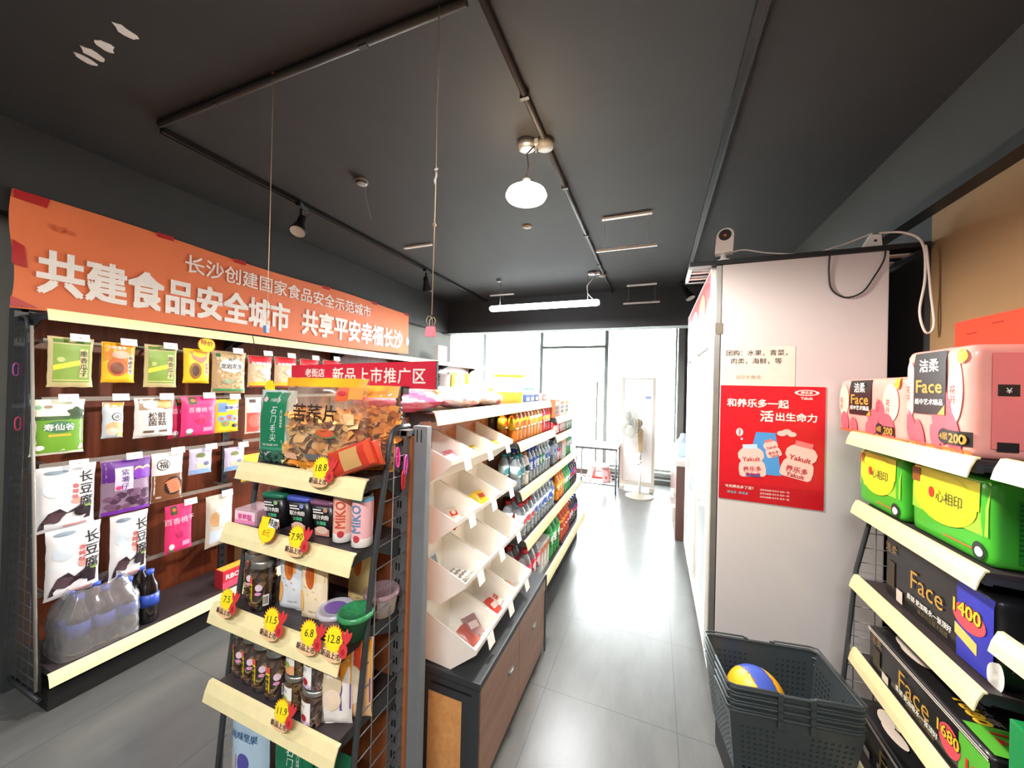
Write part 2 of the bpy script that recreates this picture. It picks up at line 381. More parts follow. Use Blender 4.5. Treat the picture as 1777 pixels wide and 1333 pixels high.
# tube lamp by the beam
t = thing('tube_lamp', 'long white glowing tube lamp hung across the ceiling before the beam', 'lamp', (-1.18, 3.8, 2.39))
b = MB(); b.lathe([(.0, -.625), (.03, -.62), (.042, -.60), (.042, .60), (.03, .62), (0, .625)], P('tube_lamp_glow', (238, 246, 255), .4, emit=7), 16)
for v in b.bm.verts: v.co = Vector((v.co.z, v.co.y, v.co.x*.8))
b.build('diffuser', t)
for x in (-.5, .5):
    b = MB(); b.tube([(x, 0, .03), (x, 0, CEIL-2.39)], .0022, m_steel, 6); b.build('cord', t)
b = MB(); b.tube([(.56, .0, .03), (.50, .0, .10), (.49, 0, .18), (.555, -.02, .25)], .004, m_white, 6); b.build('wire', t)
# sign hanging rods
def hanger(label, x0, x1, y, drop, xa=None, xb=None):
    t = thing('sign_hanger', label, 'sign hanger', ((x0+x1)/2, y, CEIL), 0, 'white sign hangers on the ceiling'); w = (x1-x0)/2
    b = MB(); b.box(-w, w, -.014, .014, -.014, 0, m_white, .003); b.build('ceiling_strip', t)
    if drop:
        b = MB(); b.box(-w*1.22, w*1.22, -.009, .009, -drop-.018, -drop, P('hanger_bar', (206, 200, 192), .4), .003); b.build('hanging_bar', t)
        for sx in (-1, 1):
            b = MB(); b.tube([(sx*w*.86, 0, -.012), (sx*w*.9, 0, -drop)], .0012, m_grey, 5); b.build('cord', t)
hanger('white sign hanger right of the dome lamp with an empty bar below', -.37, -.044, 2.55, .215)
hanger('white sign hanger far down by the beam with an empty bar below', -.327, -.009, 4.29, .20)
hanger('short white ceiling strip left of the hanging string, no bar', -2.05, -1.77, 2.555, 0)
hanger('short white ceiling strip above the left end of the tube lamp', -2.03, -1.70, 4.27, 0)
# strings
m_str = P('string_tan', (176, 148, 116), .7); m_pinkclip = P('clip_pink', (236, 120, 140), .4)
t = thing('hanging_string', 'tan string hanging from the ceiling with a pink binder clip', 'string', (-.64, .93, CEIL))
b = MB(); b.tube([(0, 0, -.02), (.004, 0, -.5), (.003, 0, -.97)], .0016, m_str, 6); b.lathe([(.004, -.70), (.006, -.695), (.004, -.69)], m_str, 8, (.004, 0, 0)); b.build('string', t)
b = MB(); b.prism([(-.010, -1.035), (.010, -1.035), (.004, -1.005), (-.004, -1.005)], 'x', -.014, .014, m_pinkclip); b.build('clip_body', t)
for sy in (-1, 1):
    b = MB(); b.tube([(-.008, sy*.004, -1.005), (-.011, sy*.008, -.985), (-.004, sy*.010, -.975), (.004, sy*.010, -.975), (.011, sy*.008, -.985), (.008, sy*.004, -1.005)], .0012, P('clip_wire', (150, 128, 100), .3, metal=.7), 6); b.build('clip_arm', t)
b = MB(); b.poly([(.0, -.004, -.56), (.012, -.004, -.535), (.012, -.004, -.55), (.004, -.004, -.575)], m_white); b.box(.002, .014, -.005, -.003, -.53, -.525, m_white); b.build('tape', t)
t = thing('hanging_string', 'thin string hanging over the orange banner with a small blue clip', 'string', (-1.39, .937, CEIL))
b = MB(); b.tube([(0, 0, -.015), (.004, 0, -.5), (.004, 0, -.97)], .0012, m_str, 6); b.build('string', t)
b = MB(); b.box(-.008, .010, -.006, .006, -1.0, -.972, P('clip_blue', (110, 140, 190), .4), .002); b.build('clip_body', t)
b = MB(); b.box(-.006, .006, -.004, .004, -.015, 0, P('tack_red', (190, 70, 50), .5)); b.build('tack', t)
# torn paper left on the ceiling
def flake(label, x, y, rx, ry, seed, rot):
    b = MB(); r = random.Random(seed); k = [.75+.4*r.random() for _ in range(14)]
    pts = [(x+rx*k[i]*math.cos(2*PI*i/14+rot), y+ry*k[i]*math.sin(2*PI*i/14+rot)) for i in range(14)]
    b.prism(pts, 'z', CEIL-.002, CEIL, m_white); tag(b.build('paper_scrap'), label, 'paper scrap', 'torn paper scraps stuck to the ceiling')
flake('largest white paper scrap on the ceiling, nearest the conduit corner', -1.71, .645, .022, .032, 1, .3)
flake('second white paper scrap from the right in the ceiling row', -1.855, .648, .025, .026, 2, .1)
flake('third white paper scrap from the right in the ceiling row', -1.945, .65, .024, .032, 3, .5)
flake('leftmost white paper scrap in the ceiling row', -2.0, .652, .018, .034, 4, .2)
# ================================================================ SHELVING
m_frm = P('shelf_grey_metal', (66, 70, 74), 0.42, metal=.25); m_frm2 = P('shelf_light_grey_metal', (116, 120, 124), 0.4, metal=.25)
m_shelf = P('shelf_plate_dark', (62, 54, 56), 0.4); m_rail = P('price_rail_cream', (244, 230, 178), 0.35)
m_red_wood = wood('red_brown_board', (88, 40, 22), (126, 62, 34), (16, 16, 1.0), .35)
m_or_wood = wood('orange_brown_board', (150, 82, 46), (184, 110, 66), (14, 14, 1.0), .4)
m_slot = P('slot_black', (14, 14, 14), 0.6)
def shelving(name, label, loc, rz, Wd, shelves, posts, back_mat, back_top, frame_h=0, frame=None, sides=(True, True), group=None, rails=True, upl=None, base_d=None, post_mat=None, grid_n=14, rail_joint=False):
    """local: x along, front towards -y, back board at y=0"""
    t = thing(name, label, 'shelf unit', loc, rz, group)
    post_mat = post_mat or m_frm
    b = MB(); b.box(0.0, Wd, -.012, 0, .08, back_top, back_mat); b.build('back_panel', t)
    for x in posts:
        b = MB(); b.box(x-.02, x+.02, -.030, .03, 0, back_top+.012, post_mat)
        z = .2
        while z < back_top-.03:
            b.box(x-.008, x-.003, -.0315, -.030, z, z+.022, m_slot); b.box(x+.003, x+.008, -.0315, -.030, z, z+.022, m_slot); z += .05
        b.build('upright', t)
    b = MB(); b.box(0, Wd, -.03, .0, back_top-.004, back_top+.014, post_mat); b.build('top_bar', t)
    for z, d, rail in shelves:
        b = MB(); b.box(.022, Wd-.022, -d, -.03, z-.012, z, m_shelf); b.box(.022, Wd-.022, -d, -d+.014, z-.034, z-.012, m_frm)
        for x in (.024, Wd-.030):                     # brackets
            b.prism([(-.03, z-.085), (-.05, z-.08), (-d*.55, z-.036), (-d+.01, z-.03), (-d+.01, z-.012), (-.03, z-.012)], 'x', x, x+.006, m_frm)
        s = b.build('shelf', t)
        if rail:
            r = MB(); pr = [(-d-.003, z+.006), (-d-.010, z+.004), (-d-.020, z-.018), (-d-.027, z-.044), (-d-.030, z-.044), (-d-.024, z-.018), (-d-.013, z+.008), (-d-.003, z+.010)]
            r.prism(pr, 'x', .004, Wd-.004, m_rail); r.build('price_rail', s)
    if base_d:
        b = MB(); b.box(.02, Wd-.02, -base_d+.04, -.03, 0, .09, m_slot); b.build('plinth', t)
    if frame:
        for sx, on in ((0.0, sides[0]), (Wd, sides[1])):
            if not on: continue
            x = sx
            top = frame[0]; pts = [(x, -.03, top[1]+.03), (x, -top[0]*.72, top[1]+.03), (x, -top[0]*.9, top[1]+.018), (x, -top[0], top[1]-.02)]+[(x, -d, z) for d, z in frame[1:]]
            b = MB(); b.tube(pts, .0085, m_frm, 8); 
            b.tube([(x, -.03, .06), (x, -frame[-1][0], .06)], .0085, m_frm, 8)
            b.build('side_frame', t)
            def dep(z):
                for (d0, z0), (d1, z1) in zip(frame, frame[1:]):
                    if z <= z0 and z >= z1: return d0+(d1-d0)*(z0-z)/(z0-z1)
                return frame[-1][0]
            b = MB(); z = top[1]-.06
            while z > .1: b.tube([(x, -.03, z), (x, -dep(z), z)], .0019, m_frm2, 5); z -= .062
            k = 1
            while k*.066 < frame[-1][0]-.02:
                y = .03+k*.066; zt = top[1]-.02
                while zt > .1 and dep(zt) < y: zt -= .02
                b.tube([(x, -y, .06), (x, -y, zt)], .0019, m_frm2, 5); k += 1
            b.build('side_grid', t)
    return t
# left wall: four bays with hanging bars
LX = -2.84
bars_z = [1.66, 1.382, 1.066, .782, .458]
m_bar = P('hang_bar_clear_grey', (150, 140, 132), 0.25, metal=.1)
ORD = ['nearest to the camera', 'second from the camera', 'third from the camera', 'fourth from the camera', 'farthest by the window']
for k in range(5):
    t = shelving('wall_shelving', 'red brown backed shelf bay on the left wall, %s' % ORD[k], (LX, .735+.9*k, 0), R90, .9,
                 [(1.79, .27, True), (.18, .395, True)], (0.0,) if k < 4 else (0.0, .9), m_red_wood, 1.80, base_d=.40,
                 frame=[(.10, 1.74), (.16, 1.2), (.22, .7), (.34, .10)] if k == 0 else None, sides=(True, False))
    for z in (bars_z if k < 2 else bars_z[:3]):
        b = MB(); b.box(.03, .87, -.165, -.157, z-.011, z+.011, m_bar)
        for x in (.06, .45, .84): b.box(x-.004, x+.004, -.16, -.012, z-.006, z+.006, m_bar)
        b.build('hanging_bar', t)
    if k == 0:
        f = film('acrylic', (225, 228, 230), .05, .05, .02)
        b = MB(); b.prism([(-.02, .12), (-.36, .12), (-.205, 1.72), (-.02, 1.72)], 'x', -.018, -.014, f); b.build('acrylic_side', t)
        b = MB(); b.tube([(-.016, -.365, .12), (-.016, -.205, 1.72)], .006, P('acrylic_edge', (150, 146, 138), .25), 6); b.build('acrylic_edge_strip', t)
# end cap facing the camera
EC = (-1.27, .985)
shelving('promotion_shelving', 'grey end cap shelf unit with cream price rails and wire sides facing the camera', (EC[0], EC[1], 0), 0, .54,
         [(1.222, .190, True), (1.032, .228, True), (.795, .257, True), (.557, .263, True), (.2, .28, False)], (0.0, .512), m_or_wood, 1.335,
         frame=[(.118, 1.335), (.175, .96), (.225, .47), (.255, .06)], base_d=.22, post_mat=m_frm2)
b = MB(); b.box(-.029, .025, -.014, .014, 0, 1.362, P('post_blue_grey', (136, 142, 147), .4, metal=.2), .003); b.box(.004, .007, -.0155, -.014, 1.31, 1.35, m_slot); b.box(-.012, -.009, -.0155, -.014, 1.31, 1.35, m_slot)
o = b.build('shelf_post'); o.location = (-.709, 1.001, 0); tag(o, 'thick grey upright post between the end cap unit and the white bins', 'post')
# right wall rack
RXB = 1.085
fr = [(.235, 1.36), (.245, 1.0), (.290, .77), (.325, .31), (.345, .06)]
shelving('tissue_rack', 'dark rack with orange lit price rails beside the fridge, holding tissue packs', (RXB, 1.945, 0), -R90, .645,
         [(1.338, .305, True), (1.052, .285, True), (.745, .285, True), (.442, .285, True), (.13, .345, True)], (0.0, .645), m_frm, 1.42,
         frame=fr, sides=(True, False), base_d=.3)
shelving('tissue_rack', 'dark rack continuing towards the camera at the right edge of the view', (RXB, 1.268, 0), -R90, .645,
         [(1.345, .285, True), (.925, .285, True), (.58, .285, True), (.13, .345, True)], (.645,), m_frm, 1.42, base_d=.3)
# middle gondola (drinks), seen from its aisle side
GX = -.95
for k, (y0, w, sh) in enumerate(((1.18, .83, [(1.385, .15, True)]), (2.01, .82, [(1.385, .15, True), (1.155, .19, True), (.868, .21, True), (.582, .25, True), (.255, .295, True)]),
                      (2.83, .83, [(1.25, .20, True), (1.10, .20, True), (.868, .21, True), (.582, .25, True), (.255, .295, True)]))):
    shelving('drink_gondola', ['aisle shelf bay behind the white sweet bins with wooden back', 'drinks shelf bay just past the white bins, full of bottles', 'far drinks shelf bay, full of bottles, nearest the table'][k],
             (GX, y0, 0), R90, w, sh, (0.0,) if k else (.08,), m_or_wood, 1.37, base_d=None if k == 0 else .29)
b = MB(); b.box(-.20, -.012, .03, 1.62, 1.373, 1.385, m_shelf); b.box(-.212, -.20, .03, 1.62, 1.35, 1.392, m_rail)
o = b.build('gondola_top_shelf'); o.location = (GX, 1.18, 0); tag(o, 'dark top shelf on the far side of the middle gondola, under the pink bag', 'shelf')
# bin cabinet
t = thing('bin_cabinet', 'low cabinet with grey top and two brown fronts under the white bins', 'cabinet', (-.56, 1.175, 0), R90)
L = .83; Dp = .37
b = MB(); b.box(0.0, L, 0.012, Dp, .03, .40, m_frm); b.build('carcass', t)
b = MB(); b.box(-.002, L+.002, -.002, Dp, .405, .432, m_frm, .004); b.box(-.006, 0.0, 0.0, Dp, .35, .405, m_frm); b.box(-.008, -.006, .03, .2, .382, .388, m_slot); b.build('top', t)
b = MB(); b.box(-.004, 0, .0, .07, .0, .35, m_frm); b.box(-.004, 0, .215, Dp, .0, .35, m_frm); b.build('end_frame', t)
b = MB(); b.box(-.001, .0005, .07, .215, .02, .35, wood('honey_board', (218, 154, 92), (236, 178, 114), (1.5, 18, 18), .45)); b.build('end_panel', t)
m_br = wood('brown_front', (146, 110, 92), (168, 130, 110), (1.0, 14, 14), .4)
for x0, x1 in ((.012, .41), (.414, .818)):
    b = MB(); b.box(x0, x1, 0, .012, .03, .402, m_br); d = b.build('door', t)
    h = MB(); c = .30 if x0 < .2 else .62
    h.box(c-.028, c+.028, -.003, 0, .255, .275, m_steel); h.box(c-.02, c+.02, -.011, -.003, .258, .272, m_steel, .002); h.build('handle', d)
b = MB(); b.box(L-.006, L+.004, -.008, 0, .0, .43, m_frm); b.build('edge_strip', t)
b = MB(); b.box(.01, L-.01, .03, Dp-.02, 0, .03, m_slot); b.build('plinth', t)
# white bins, three columns by four leaning rows
m_bin = P('bin_ivory', (252, 248, 240), 0.4, var=.01); m_card = P('card_white', (248, 246, 240), 0.6)
def make_bin():
    t = thing('display_bin', 'x', 'bin')
    w = .207
    side = [(.238, 0.0), (.105, -.008), (0.0, .075), (.0, .092), (.215, .178), (.238, .178)]       # (depth from lip, z)
    b = MB(); th = .004
    for x in (0.0, w-th): b.prism([(y, z) for y, z in side], 'x', x, x+th, m_bin)
    b.box(0, w, .234, .238, 0.0, .23, m_bin)                                  # back with hanging tab
    b.box(.098, .110, .2335, .234, .2, .206, m_slot)
    b.prism([(.236, 0), (.105, -.008), (.105, -.004), (.236, .004)], 'x', th, w-th, m_bin)
    b.prism([(.105, -.008), (0, .075), (.0035, .078), (.107, -.004)], 'x', th, w-th, m_bin)
    b.prism([(0, .075), (0, .092), (.004, .092), (.004, .075)], 'x', th, w-th, m_bin)
    b.build('bin_body', t)
    b = MB(); b.M = Matrix.Translation((w*.55, -.0, .082)) @ Matrix.Rotation(-.25, 4, 'X'); b.box(-.026, .026, -.004, -.002, -.045, .0, m_card); b.build('price_card', t)
    return t
bin0 = make_bin(); first = True
rowz = [.440, .672, .892, 1.118]; rowdx = [-.012, -.062, -.108, -.135]
RN = ['bottom', 'second lowest', 'second highest', 'top']; CN = ['nearest', 'middle', 'farthest']
content = {(0, 0): 'holding a speckled sweet bag', (0, 1): 'holding a red and white packet', (1, 0): 'holding silver blister packs', (2, 0): 'holding a striped packet',
           (2, 1): 'holding yellow and red sweets', (3, 0): 'holding pink sweets', (3, 1): 'holding a blue and yellow packet', (3, 2): 'holding a yellow packet'}
BINS = {}
for r in range(4):
    for c in range(3):
        y = 1.192+.214*c; x = -.575+rowdx[r]
        lab = 'ivory display bin, %s of the %s row, %s' % (CN[c], RN[r], content.get((r, c), 'nearly empty'))
        if first: o = bin0; o.location = (x, y, rowz[r]); o.rotation_euler = (0, 0, R90); o['label'] = lab; o['group'] = 'ivory sweet bins'; first = False
        else: o = dup(bin0, (x, y, rowz[r]), R90, lab, 'ivory sweet bins')
        BINS[(r, c)] = (x, y, rowz[r])

# ================================================================ FRIDGE
m_fr = P('fridge_white', (208, 203, 203), 0.32, var=.02, scale=3, coat=.3); m_alu = P('aluminium', (170, 168, 162), 0.35, metal=.8, var=.1, scale=12)
t = thing('display_fridge', 'tall white display fridge with glass doors and a red poster on its side', 'fridge', (0, 0, 0))
X0, X1, Y0, Y1 = .305, .955, 2.105, 3.56
b = MB(); b.box(X0, X1, Y0, Y0+.04, .09, 2.146, m_fr, .004); b.box(X0, X1, Y1-.04, Y1, .09, 2.146, m_fr); b.box(X1-.03, X1, Y0+.04, Y1-.04, .09, 2.146, m_fr)
b.box(X0, X1-.03, Y0+.04, Y1-.04, 2.10, 2.146, m_fr); b.box(X0, X1-.03, Y0+.04, Y1-.04, .09, .16, m_fr); b.build('cabinet_body', t)
b = MB(); b.box(X0-.003, X0, Y0+.001, Y0+.008, .09, 1.80, m_slot); b.box(X0-.03, X0-.004, Y0+.001, Y0+.03, .10, 1.79, m_alu); b.build('front_corner_strip', t)
b = MB(); b.box(X0-.025, X0, Y0-.002, Y0+.03, 1.79, 2.145, m_alu, .003); b.box(X0-.027, X0+.004, Y0-.004, Y0+.0, 1.795, 1.85, P('bracket_steel', (140, 130, 116), .4, metal=.6)); 
for z in (1.825, 1.92, 2.11): b.lathe([(.004, 0), (.003, .002), (0, .002)], m_steel, 10, (0, 0, 0))
b.build('header_bracket', t)
m_hdr = P('header_red', (214, 46, 52), .35); m_hdl = P('header_light', (250, 226, 214), .4); m_hdo = P('header_orange', (240, 132, 60), .4)
b = MB(); b.box(X0-.045, X0-.003, Y0+.03, Y1, 1.80, 2.146, m_white)
f = lambda u, v, off: Vector((X0-.045-off, u, v))
b.rect(f, Y0+.05, Y1-.03, 1.82, 2.13, m_hdr, .001, step=.2)
b.pgon(f, [(Y0+.05, 1.82), (Y0+.42, 1.82), (Y0+.25, 1.94), (Y0+.05, 2.0)], m_hdl, .002)
b.blob(f, Y0+.40, 1.99, .16, .10, m_hdo, .003); b.blob(f, Y0+.85, 1.98, .2, .09, m_hdl, .003)
b.build('header_sign', t)
m_dg = film('fridge_door_glass', (236, 244, 246), .22, .03, .25)
for k in range(2):
    ya, yb = Y0+.035+k*.71, Y0+.035+k*.71+.70
    b = MB(); w = .045
    for y in (ya, yb-w): b.box(X0-.045, X0-.006, y, y+w, .16, 1.79, m_white, .004)
    for z in (.16, 1.745): b.box(X0-.045, X0-.006, ya+w, yb-w, z, z+w, m_white)
    d = b.build('glass_door', t)
    b = MB(); b.box(X0-.03, X0-.022, ya+w, yb-w, .2, 1.745, m_dg); b.build('door_glass', d)
    hy = yb-.03 if k == 0 else ya+.03
    b = MB(); b.tube([(X0-.045, hy, .95), (X0-.075, hy, .96), (X0-.075, hy, 1.24), (X0-.045, hy, 1.25)], .008, m_white, 8); b.build('door_handle', d)
b = MB(); b.box(X0-.03, X0, Y0+.02, Y1-.02, .07, .155, m_white, .004); b.build('kick_plate', t)
for x, y in ((X0+.02, Y0+.05), (X1-.06, Y0+.05), (X0+.02, Y1-.06), (X1-.06, Y1-.06)):
    b = MB(); b.box(x-.04, x+.02, y-.04, y+.02, 0, .09, P('fridge_foot', (120, 110, 96), .6)); b.build('foot', t)
for z in (.55, .9, 1.25, 1.6):
    b = MB(); b.box(X0+.04, X1-.05, Y0+.05, Y1-.05, z, z+.012, m_white); b.build('fridge_shelf', t)
# panel lying on top of the fridge
t = thing('top_panel', 'long black panel with white slats lying across the fridge top', 'panel', (0, 0, 2.147))
b = MB(); b.box(.155, 1.088, 2.095, 2.15, 0, .022, m_blk, .002); b.box(.155, 1.088, 2.40, 2.43, 0, .022, m_blk); b.box(.155, .17, 2.15, 2.4, 0, .022, m_white); b.build('frame', t)
for k in range(4):
    b = MB(); b.box(.17, 1.08, 2.165+k*.06, 2.19+k*.06, .004, .016, m_white if k % 2 else m_blk); b.build('slat', t)
# camera on top
t = thing('security_camera', 'small white round topped security camera standing on the fridge panel', 'camera', (.312, 2.125, 2.169), -.15); t.scale = (1.18, 1.18, 1.18)
b = MB(); b.lathe([(.026, 0), (.026, .006), (.012, .012), (.009, .03), (0, .032)], m_white, 20); b.build('base', t)
b = MB(); pr = [(.033*math.cos(a), .105+.033*math.sin(a)) for a in [PI*i/12 for i in range(13)]]
b.prism(pr+[(-.034, .034), (.034, .034)], 'y', -.022, .028, m_white); 
for v in b.bm.verts: v.co.x += .1*(v.co.z-.03)*0.6
b.build('head', t)
f = plane_f('-y', -.022)
b = MB(); b.blob(f, .004, .108, .024, .024, m_blk, .001, 24); b.blob(f, .004, .106, .011, .011, P('lens_brown', (110, 62, 44), .15), .002, 18); b.blob(f, .004, .106, .005, .005, P('lens_glint', (214, 150, 120), .2), .003, 12); b.build('lens', t)
def cable(name, label, pts, r, mat):
    P2 = [Vector(p) for p in pts]; out = []
    for i in range(len(P2)-1):
        p0 = P2[max(0, i-1)]; p1 = P2[i]; p2 = P2[i+1]; p3 = P2[min(len(P2)-1, i+2)]
        for k in range(6):
            s = k/6; out.append(.5*((2*p1)+(p2-p0)*s+(2*p0-5*p1+4*p2-p3)*s*s+(3*p1-p0-3*p2+p3)*s**3))
    out.append(P2[-1]); b = MB(); b.tube(out, r, mat, 7); return tag(b.build(name), label, 'cable')
m_wc = P('cable_white', (232, 224, 216), .5); m_bc = P('cable_black', (30, 28, 28), .5)
cable('power_cable', 'white cable running from the security camera across the fridge top', [(.33, 2.15, 2.215), (.40, 2.14, 2.225), (.50, 2.13, 2.195), (.62, 2.13, 2.176), (.70, 2.14, 2.176), (.80, 2.13, 2.20), (.90, 2.12, 2.235)], .0035, m_wc)
cable('power_cable', 'white cable looping down from the panel end beside the brown wall', [(.92, 2.11, 2.23), (.99, 2.08, 2.21), (1.04, 2.06, 2.15), (1.045, 2.05, 2.0), (1.03, 2.05, 1.86), (1.05, 2.05, 1.77), (1.075, 2.05, 1.80), (1.062, 2.05, 1.95), (1.05, 2.05, 2.10), (1.05, 2.06, 2.14)], .0045, m_wc)
cable('power_cable', 'black cable hanging in a loop down the fridge side', [(.738, 2.092, 2.146), (.738, 2.098, 2.06), (.75, 2.098, 1.985), (.80, 2.098, 1.945), (.86, 2.098, 1.965), (.90, 2.098, 2.03), (.932, 2.098, 2.10), (.936, 2.092, 2.146)], .0035, m_bc)
t = thing('power_adapter', 'small white wedge shaped adapter on the fridge top panel', 'adapter', (.90, 2.13, 2.169))
b = MB(); b.prism([(-.035, 0), (.035, 0), (.03, .055), (-.005, .06)], 'y', -.015, .015, m_white); b.build('housing', t)
b = MB(); b.blob(plane_f('-y', -.015), .01, .03, .006, .006, m_blk, .001); b.build('socket', t)
# notice and poster on the fridge side
f = plane_f('-y', 2.1035)
t = MB(); m_paper = P('notice_paper', (226, 216, 204), .7); m_ink = P('notice_ink', (62, 48, 44), .7)
t.box(.306, .618, 2.1035, 2.1045, 1.53, 1.725, m_paper)
t.text(f, '团购：水果，青菜，', .458, 1.695, .031, m_ink, .001); t.text(f, '肉类，海鲜，等', .458, 1.655, .031, m_ink, .001); t.text(f, '加店长微信：', .43, 1.575, .022, P('notice_pale_ink', (190, 168, 150), .7), .001)
tag(t.build('paper_notice'), 'white paper notice taped above the red poster on the fridge', 'notice')
f = plane_f('-y', 2.1015); b = MB()
m_pr = P('poster_red', (206, 14, 34), .35); m_w = Cc((250, 238, 232)); m_pk = Cc((246, 196, 188)); m_pd = Cc((226, 120, 122)); m_bl = Cc((76, 150, 216)); m_rd = Cc((190, 30, 52)); m_dkb = Cc((54, 86, 160))
px0, px1, pz0, pz1 = .309, .737, .962, 1.532
b.prism([(px0, pz0), (px1, pz0-.006), (px1, pz1), (px0, pz1)], 'y', 2.1015, 2.1028, m_pr)
b.rect(f, px0, px1, pz0+.0, pz0+.085, P('poster_red_floor', (190, 12, 30), .35), .0004, step=.2)
b.pgon(f, [(.465, 1.305), (.545, 1.305), (.57, 1.10), (.43, 1.10), (.425, 1.19), (.45, 1.235)], m_bl, .0006)
b.text(f, '和养乐多一起', .467, 1.446, .043, m_w, .001, .03); b.text(f, '活', .508, 1.385, .058, m_w, .001, .03); b.text(f, '出生命力', .625, 1.385, .042, m_w, .001, .03)
b.blob(f, .665, 1.503, .048, .014, m_w, .0006, 24); b.blob(f, .665, 1.503, .036, .0105, m_pr, .0009, 24); b.text(f, '养乐多', .665, 1.503, .016, m_w, .0012, .03); b.text(f, 'Yakult', .665, 1.478, .018, m_w, .001, .03)
b.blob(f, .395, 1.30, .015, .02, m_w, .001); b.blob(f, .395, 1.30, .005, .019, m_pd, .0013); b.box(.401, .409, 2.1003, 2.1012, 1.262, 1.272, m_w)
for u, v, r in ((.57, 1.305, .02), (.59, 1.315, .018), (.61, 1.303, .018)): b.blob(f, u, v, r, r*.65, m_pk, .001)
def yb(u, v, s, rot, lid):
    def g(x, y): return (u+(x*math.cos(rot)-y*math.sin(rot))*s, v+(x*math.sin(rot)+y*math.cos(rot))*s)
    gf = lambda x, y, off: f(*g(x, y), off)
    prof = [(.30, 0), (.36, .06), (.37, .25), (.34, .42), (.28, .5), (.35, .6), (.35, .75), (.27, .86), (.2, .9)]
    pts = [(x, y) for x, y in prof]+[(-x, y) for x, y in prof[::-1]]
    for i in range(len(prof)-1):
        b.pgon(gf, [(-prof[i][0], prof[i][1]), (prof[i][0], prof[i][1]), (prof[i+1][0], prof[i+1][1]), (-prof[i+1][0], prof[i+1][1])], m_pk, .0012)
    b.pgon(gf, [(-.2, .88), (.2, .88), (.2, 1.02), (-.2, 1.02)], lid, .0014)
    b.text(gf, 'Yakult', 0, .56, .19, m_rd, .002, .02); b.text(gf, '养乐多', 0, .24, .17, m_rd, .002, .02); b.text(gf, 'Yakult', 0, .09, .16, m_rd, .002, .02)
yb(.455, 1.085, .155, .10, Cc((190, 214, 240))); yb(.622, 1.095, .175, -.22, m_pd); yb(.545, 1.19, .085, .35, m_pd)
b.rect(f, .425, .485, 1.085, 1.10, m_dkb, .002)
b.text(f, '今天养乐多了没？', .398, 1.027, .0165, m_w, .001, .02); b.text(f, '养乐多  养乐多', .392, .998, .014, Cc((120, 190, 210)), .001, .02)
for i in range(3): b.text(f, '活性乳酸菌 养乐多 每天一瓶', .545, 1.024-.017*i, .0095, m_w, .001)
tag(b.build('poster'), 'red drink poster with pink bottles on the side of the white fridge', 'poster')
# red carton band on the wall
b = MB(); b.box(.985, 1.098, 1.22, 1.775, 1.42, 1.765, P('red_carton', (232, 58, 28), .5, var=.03), .004)
for y, z in ((1.70, 1.715), (1.60, 1.735)): b.box(.984, .986, y-.02, y+.02, z, z+.004, P('carton_slot', (150, 24, 14), .6))
tag(b.build('red_carton'), 'bright red carton standing behind the pink tissue packs', 'carton')

# ================================================================ BANNER AND SIGN
m_bn = P('banner_orange', (226, 116, 66), .6, var=.05, scale=2.5); m_bt = P('banner_text', (240, 232, 222), .6); m_tape = P('tape_red', (176, 34, 34), .4)
def bf(u, v, off):
    s = .004*noise.noise(Vector((u*1.6, v*2, 1)))+.006*math.sin(u*2.4+v*4)
    return Vector((-2.775+s+off, .69+u, v))
Lb = 2.885
def bz(u): return (1.805+.055*u/Lb+.012*math.sin(u*2.1), 2.355-.02*u/Lb+.008*math.sin(u*4))
b = MB(); b.grid(lambda a, c: bf(a*Lb+(.01*math.sin(c*6) if a == 0 else 0), bz(a*Lb)[0]+(bz(a*Lb)[1]-bz(a*Lb)[0])*c, 0), 90, 18, m_bn)
b.text(bf, '长沙创建国家食品安全示范城市', 1.457, 2.229, .122, m_bt, .005, .012, fit=1.588); b.text(bf, '共建食品安全城市', .722, 2.002, .225, m_bt, .005, .035, fit=1.287)
b.text(bf, '共享平安幸福长沙', 2.126, 2.004, .222, m_bt, .005, .035, fit=1.28); b.blob(bf, Lb-.03, 2.0, .03, .05, m_bt, .006)
b.pgon(bf, [(0, 2.355), (.11, 2.355), (.10, 2.31), (0, 2.315)], m_tape, .006); b.pgon(bf, [(0, 2.12), (.035, 2.10), (.045, 2.0), (0, 2.01)], m_tape, .006); b.pgon(bf, [(0, 1.86), (.08, 1.82), (.0, 1.81)], m_tape, .006)
for u in (.56, .98, 1.7, 2.3, Lb-.05): b.rect(bf, u-.04, u+.04, bz(u)[1]-.02, bz(u)[1]+.008, m_tape, .006)
m_fade = P('banner_mark', (206, 92, 50), .6); b.blob(bf, .14, 2.225, .03, .02, m_fade, .006, fn=lambda a: .7+.3*math.sin(3*a)); b.blob(bf, .18, 2.218, .018, .012, m_fade, .006)
tag(b.build('cloth_banner'), 'long orange cloth banner with white slogans above the left shelves', 'banner')
t = thing('sign_board', 'small red sign with white writing clipped above the end cap unit', 'sign', (0, 0, 0))
m_sg = P('sign_red', (214, 36, 62), .4); f = plane_f('-y', .999); b = MB()
b.prism([(-1.327, 1.489), (-.661, 1.483), (-.661, 1.576), (-1.327, 1.560)], 'y', .999, 1.004, m_sg)
b.text(f, '新品上市推广区', -.702, 1.526, .056, m_w, .0012, .02, 'R', gap=1.12); b.text(f, '老街店', -1.20, 1.532, .034, m_w, .0012, .02)
b.build('board', t)
b = MB(); b.box(-.6605, -.658, .996, 1.007, 1.483, 1.576, m_frm); b.build('edge_strip', t)
t = thing('sign_clip', 'black jointed clip arm holding the red sign above the end cap', 'clip', (-.80, .985, 1.352))
b = MB(); b.box(-.024, .024, -.032, .03, -.024, .006, m_blk, .004); b.box(-.018, .02, -.02, .02, .006, .022, m_blk, .003); b.build('base_clip', t)
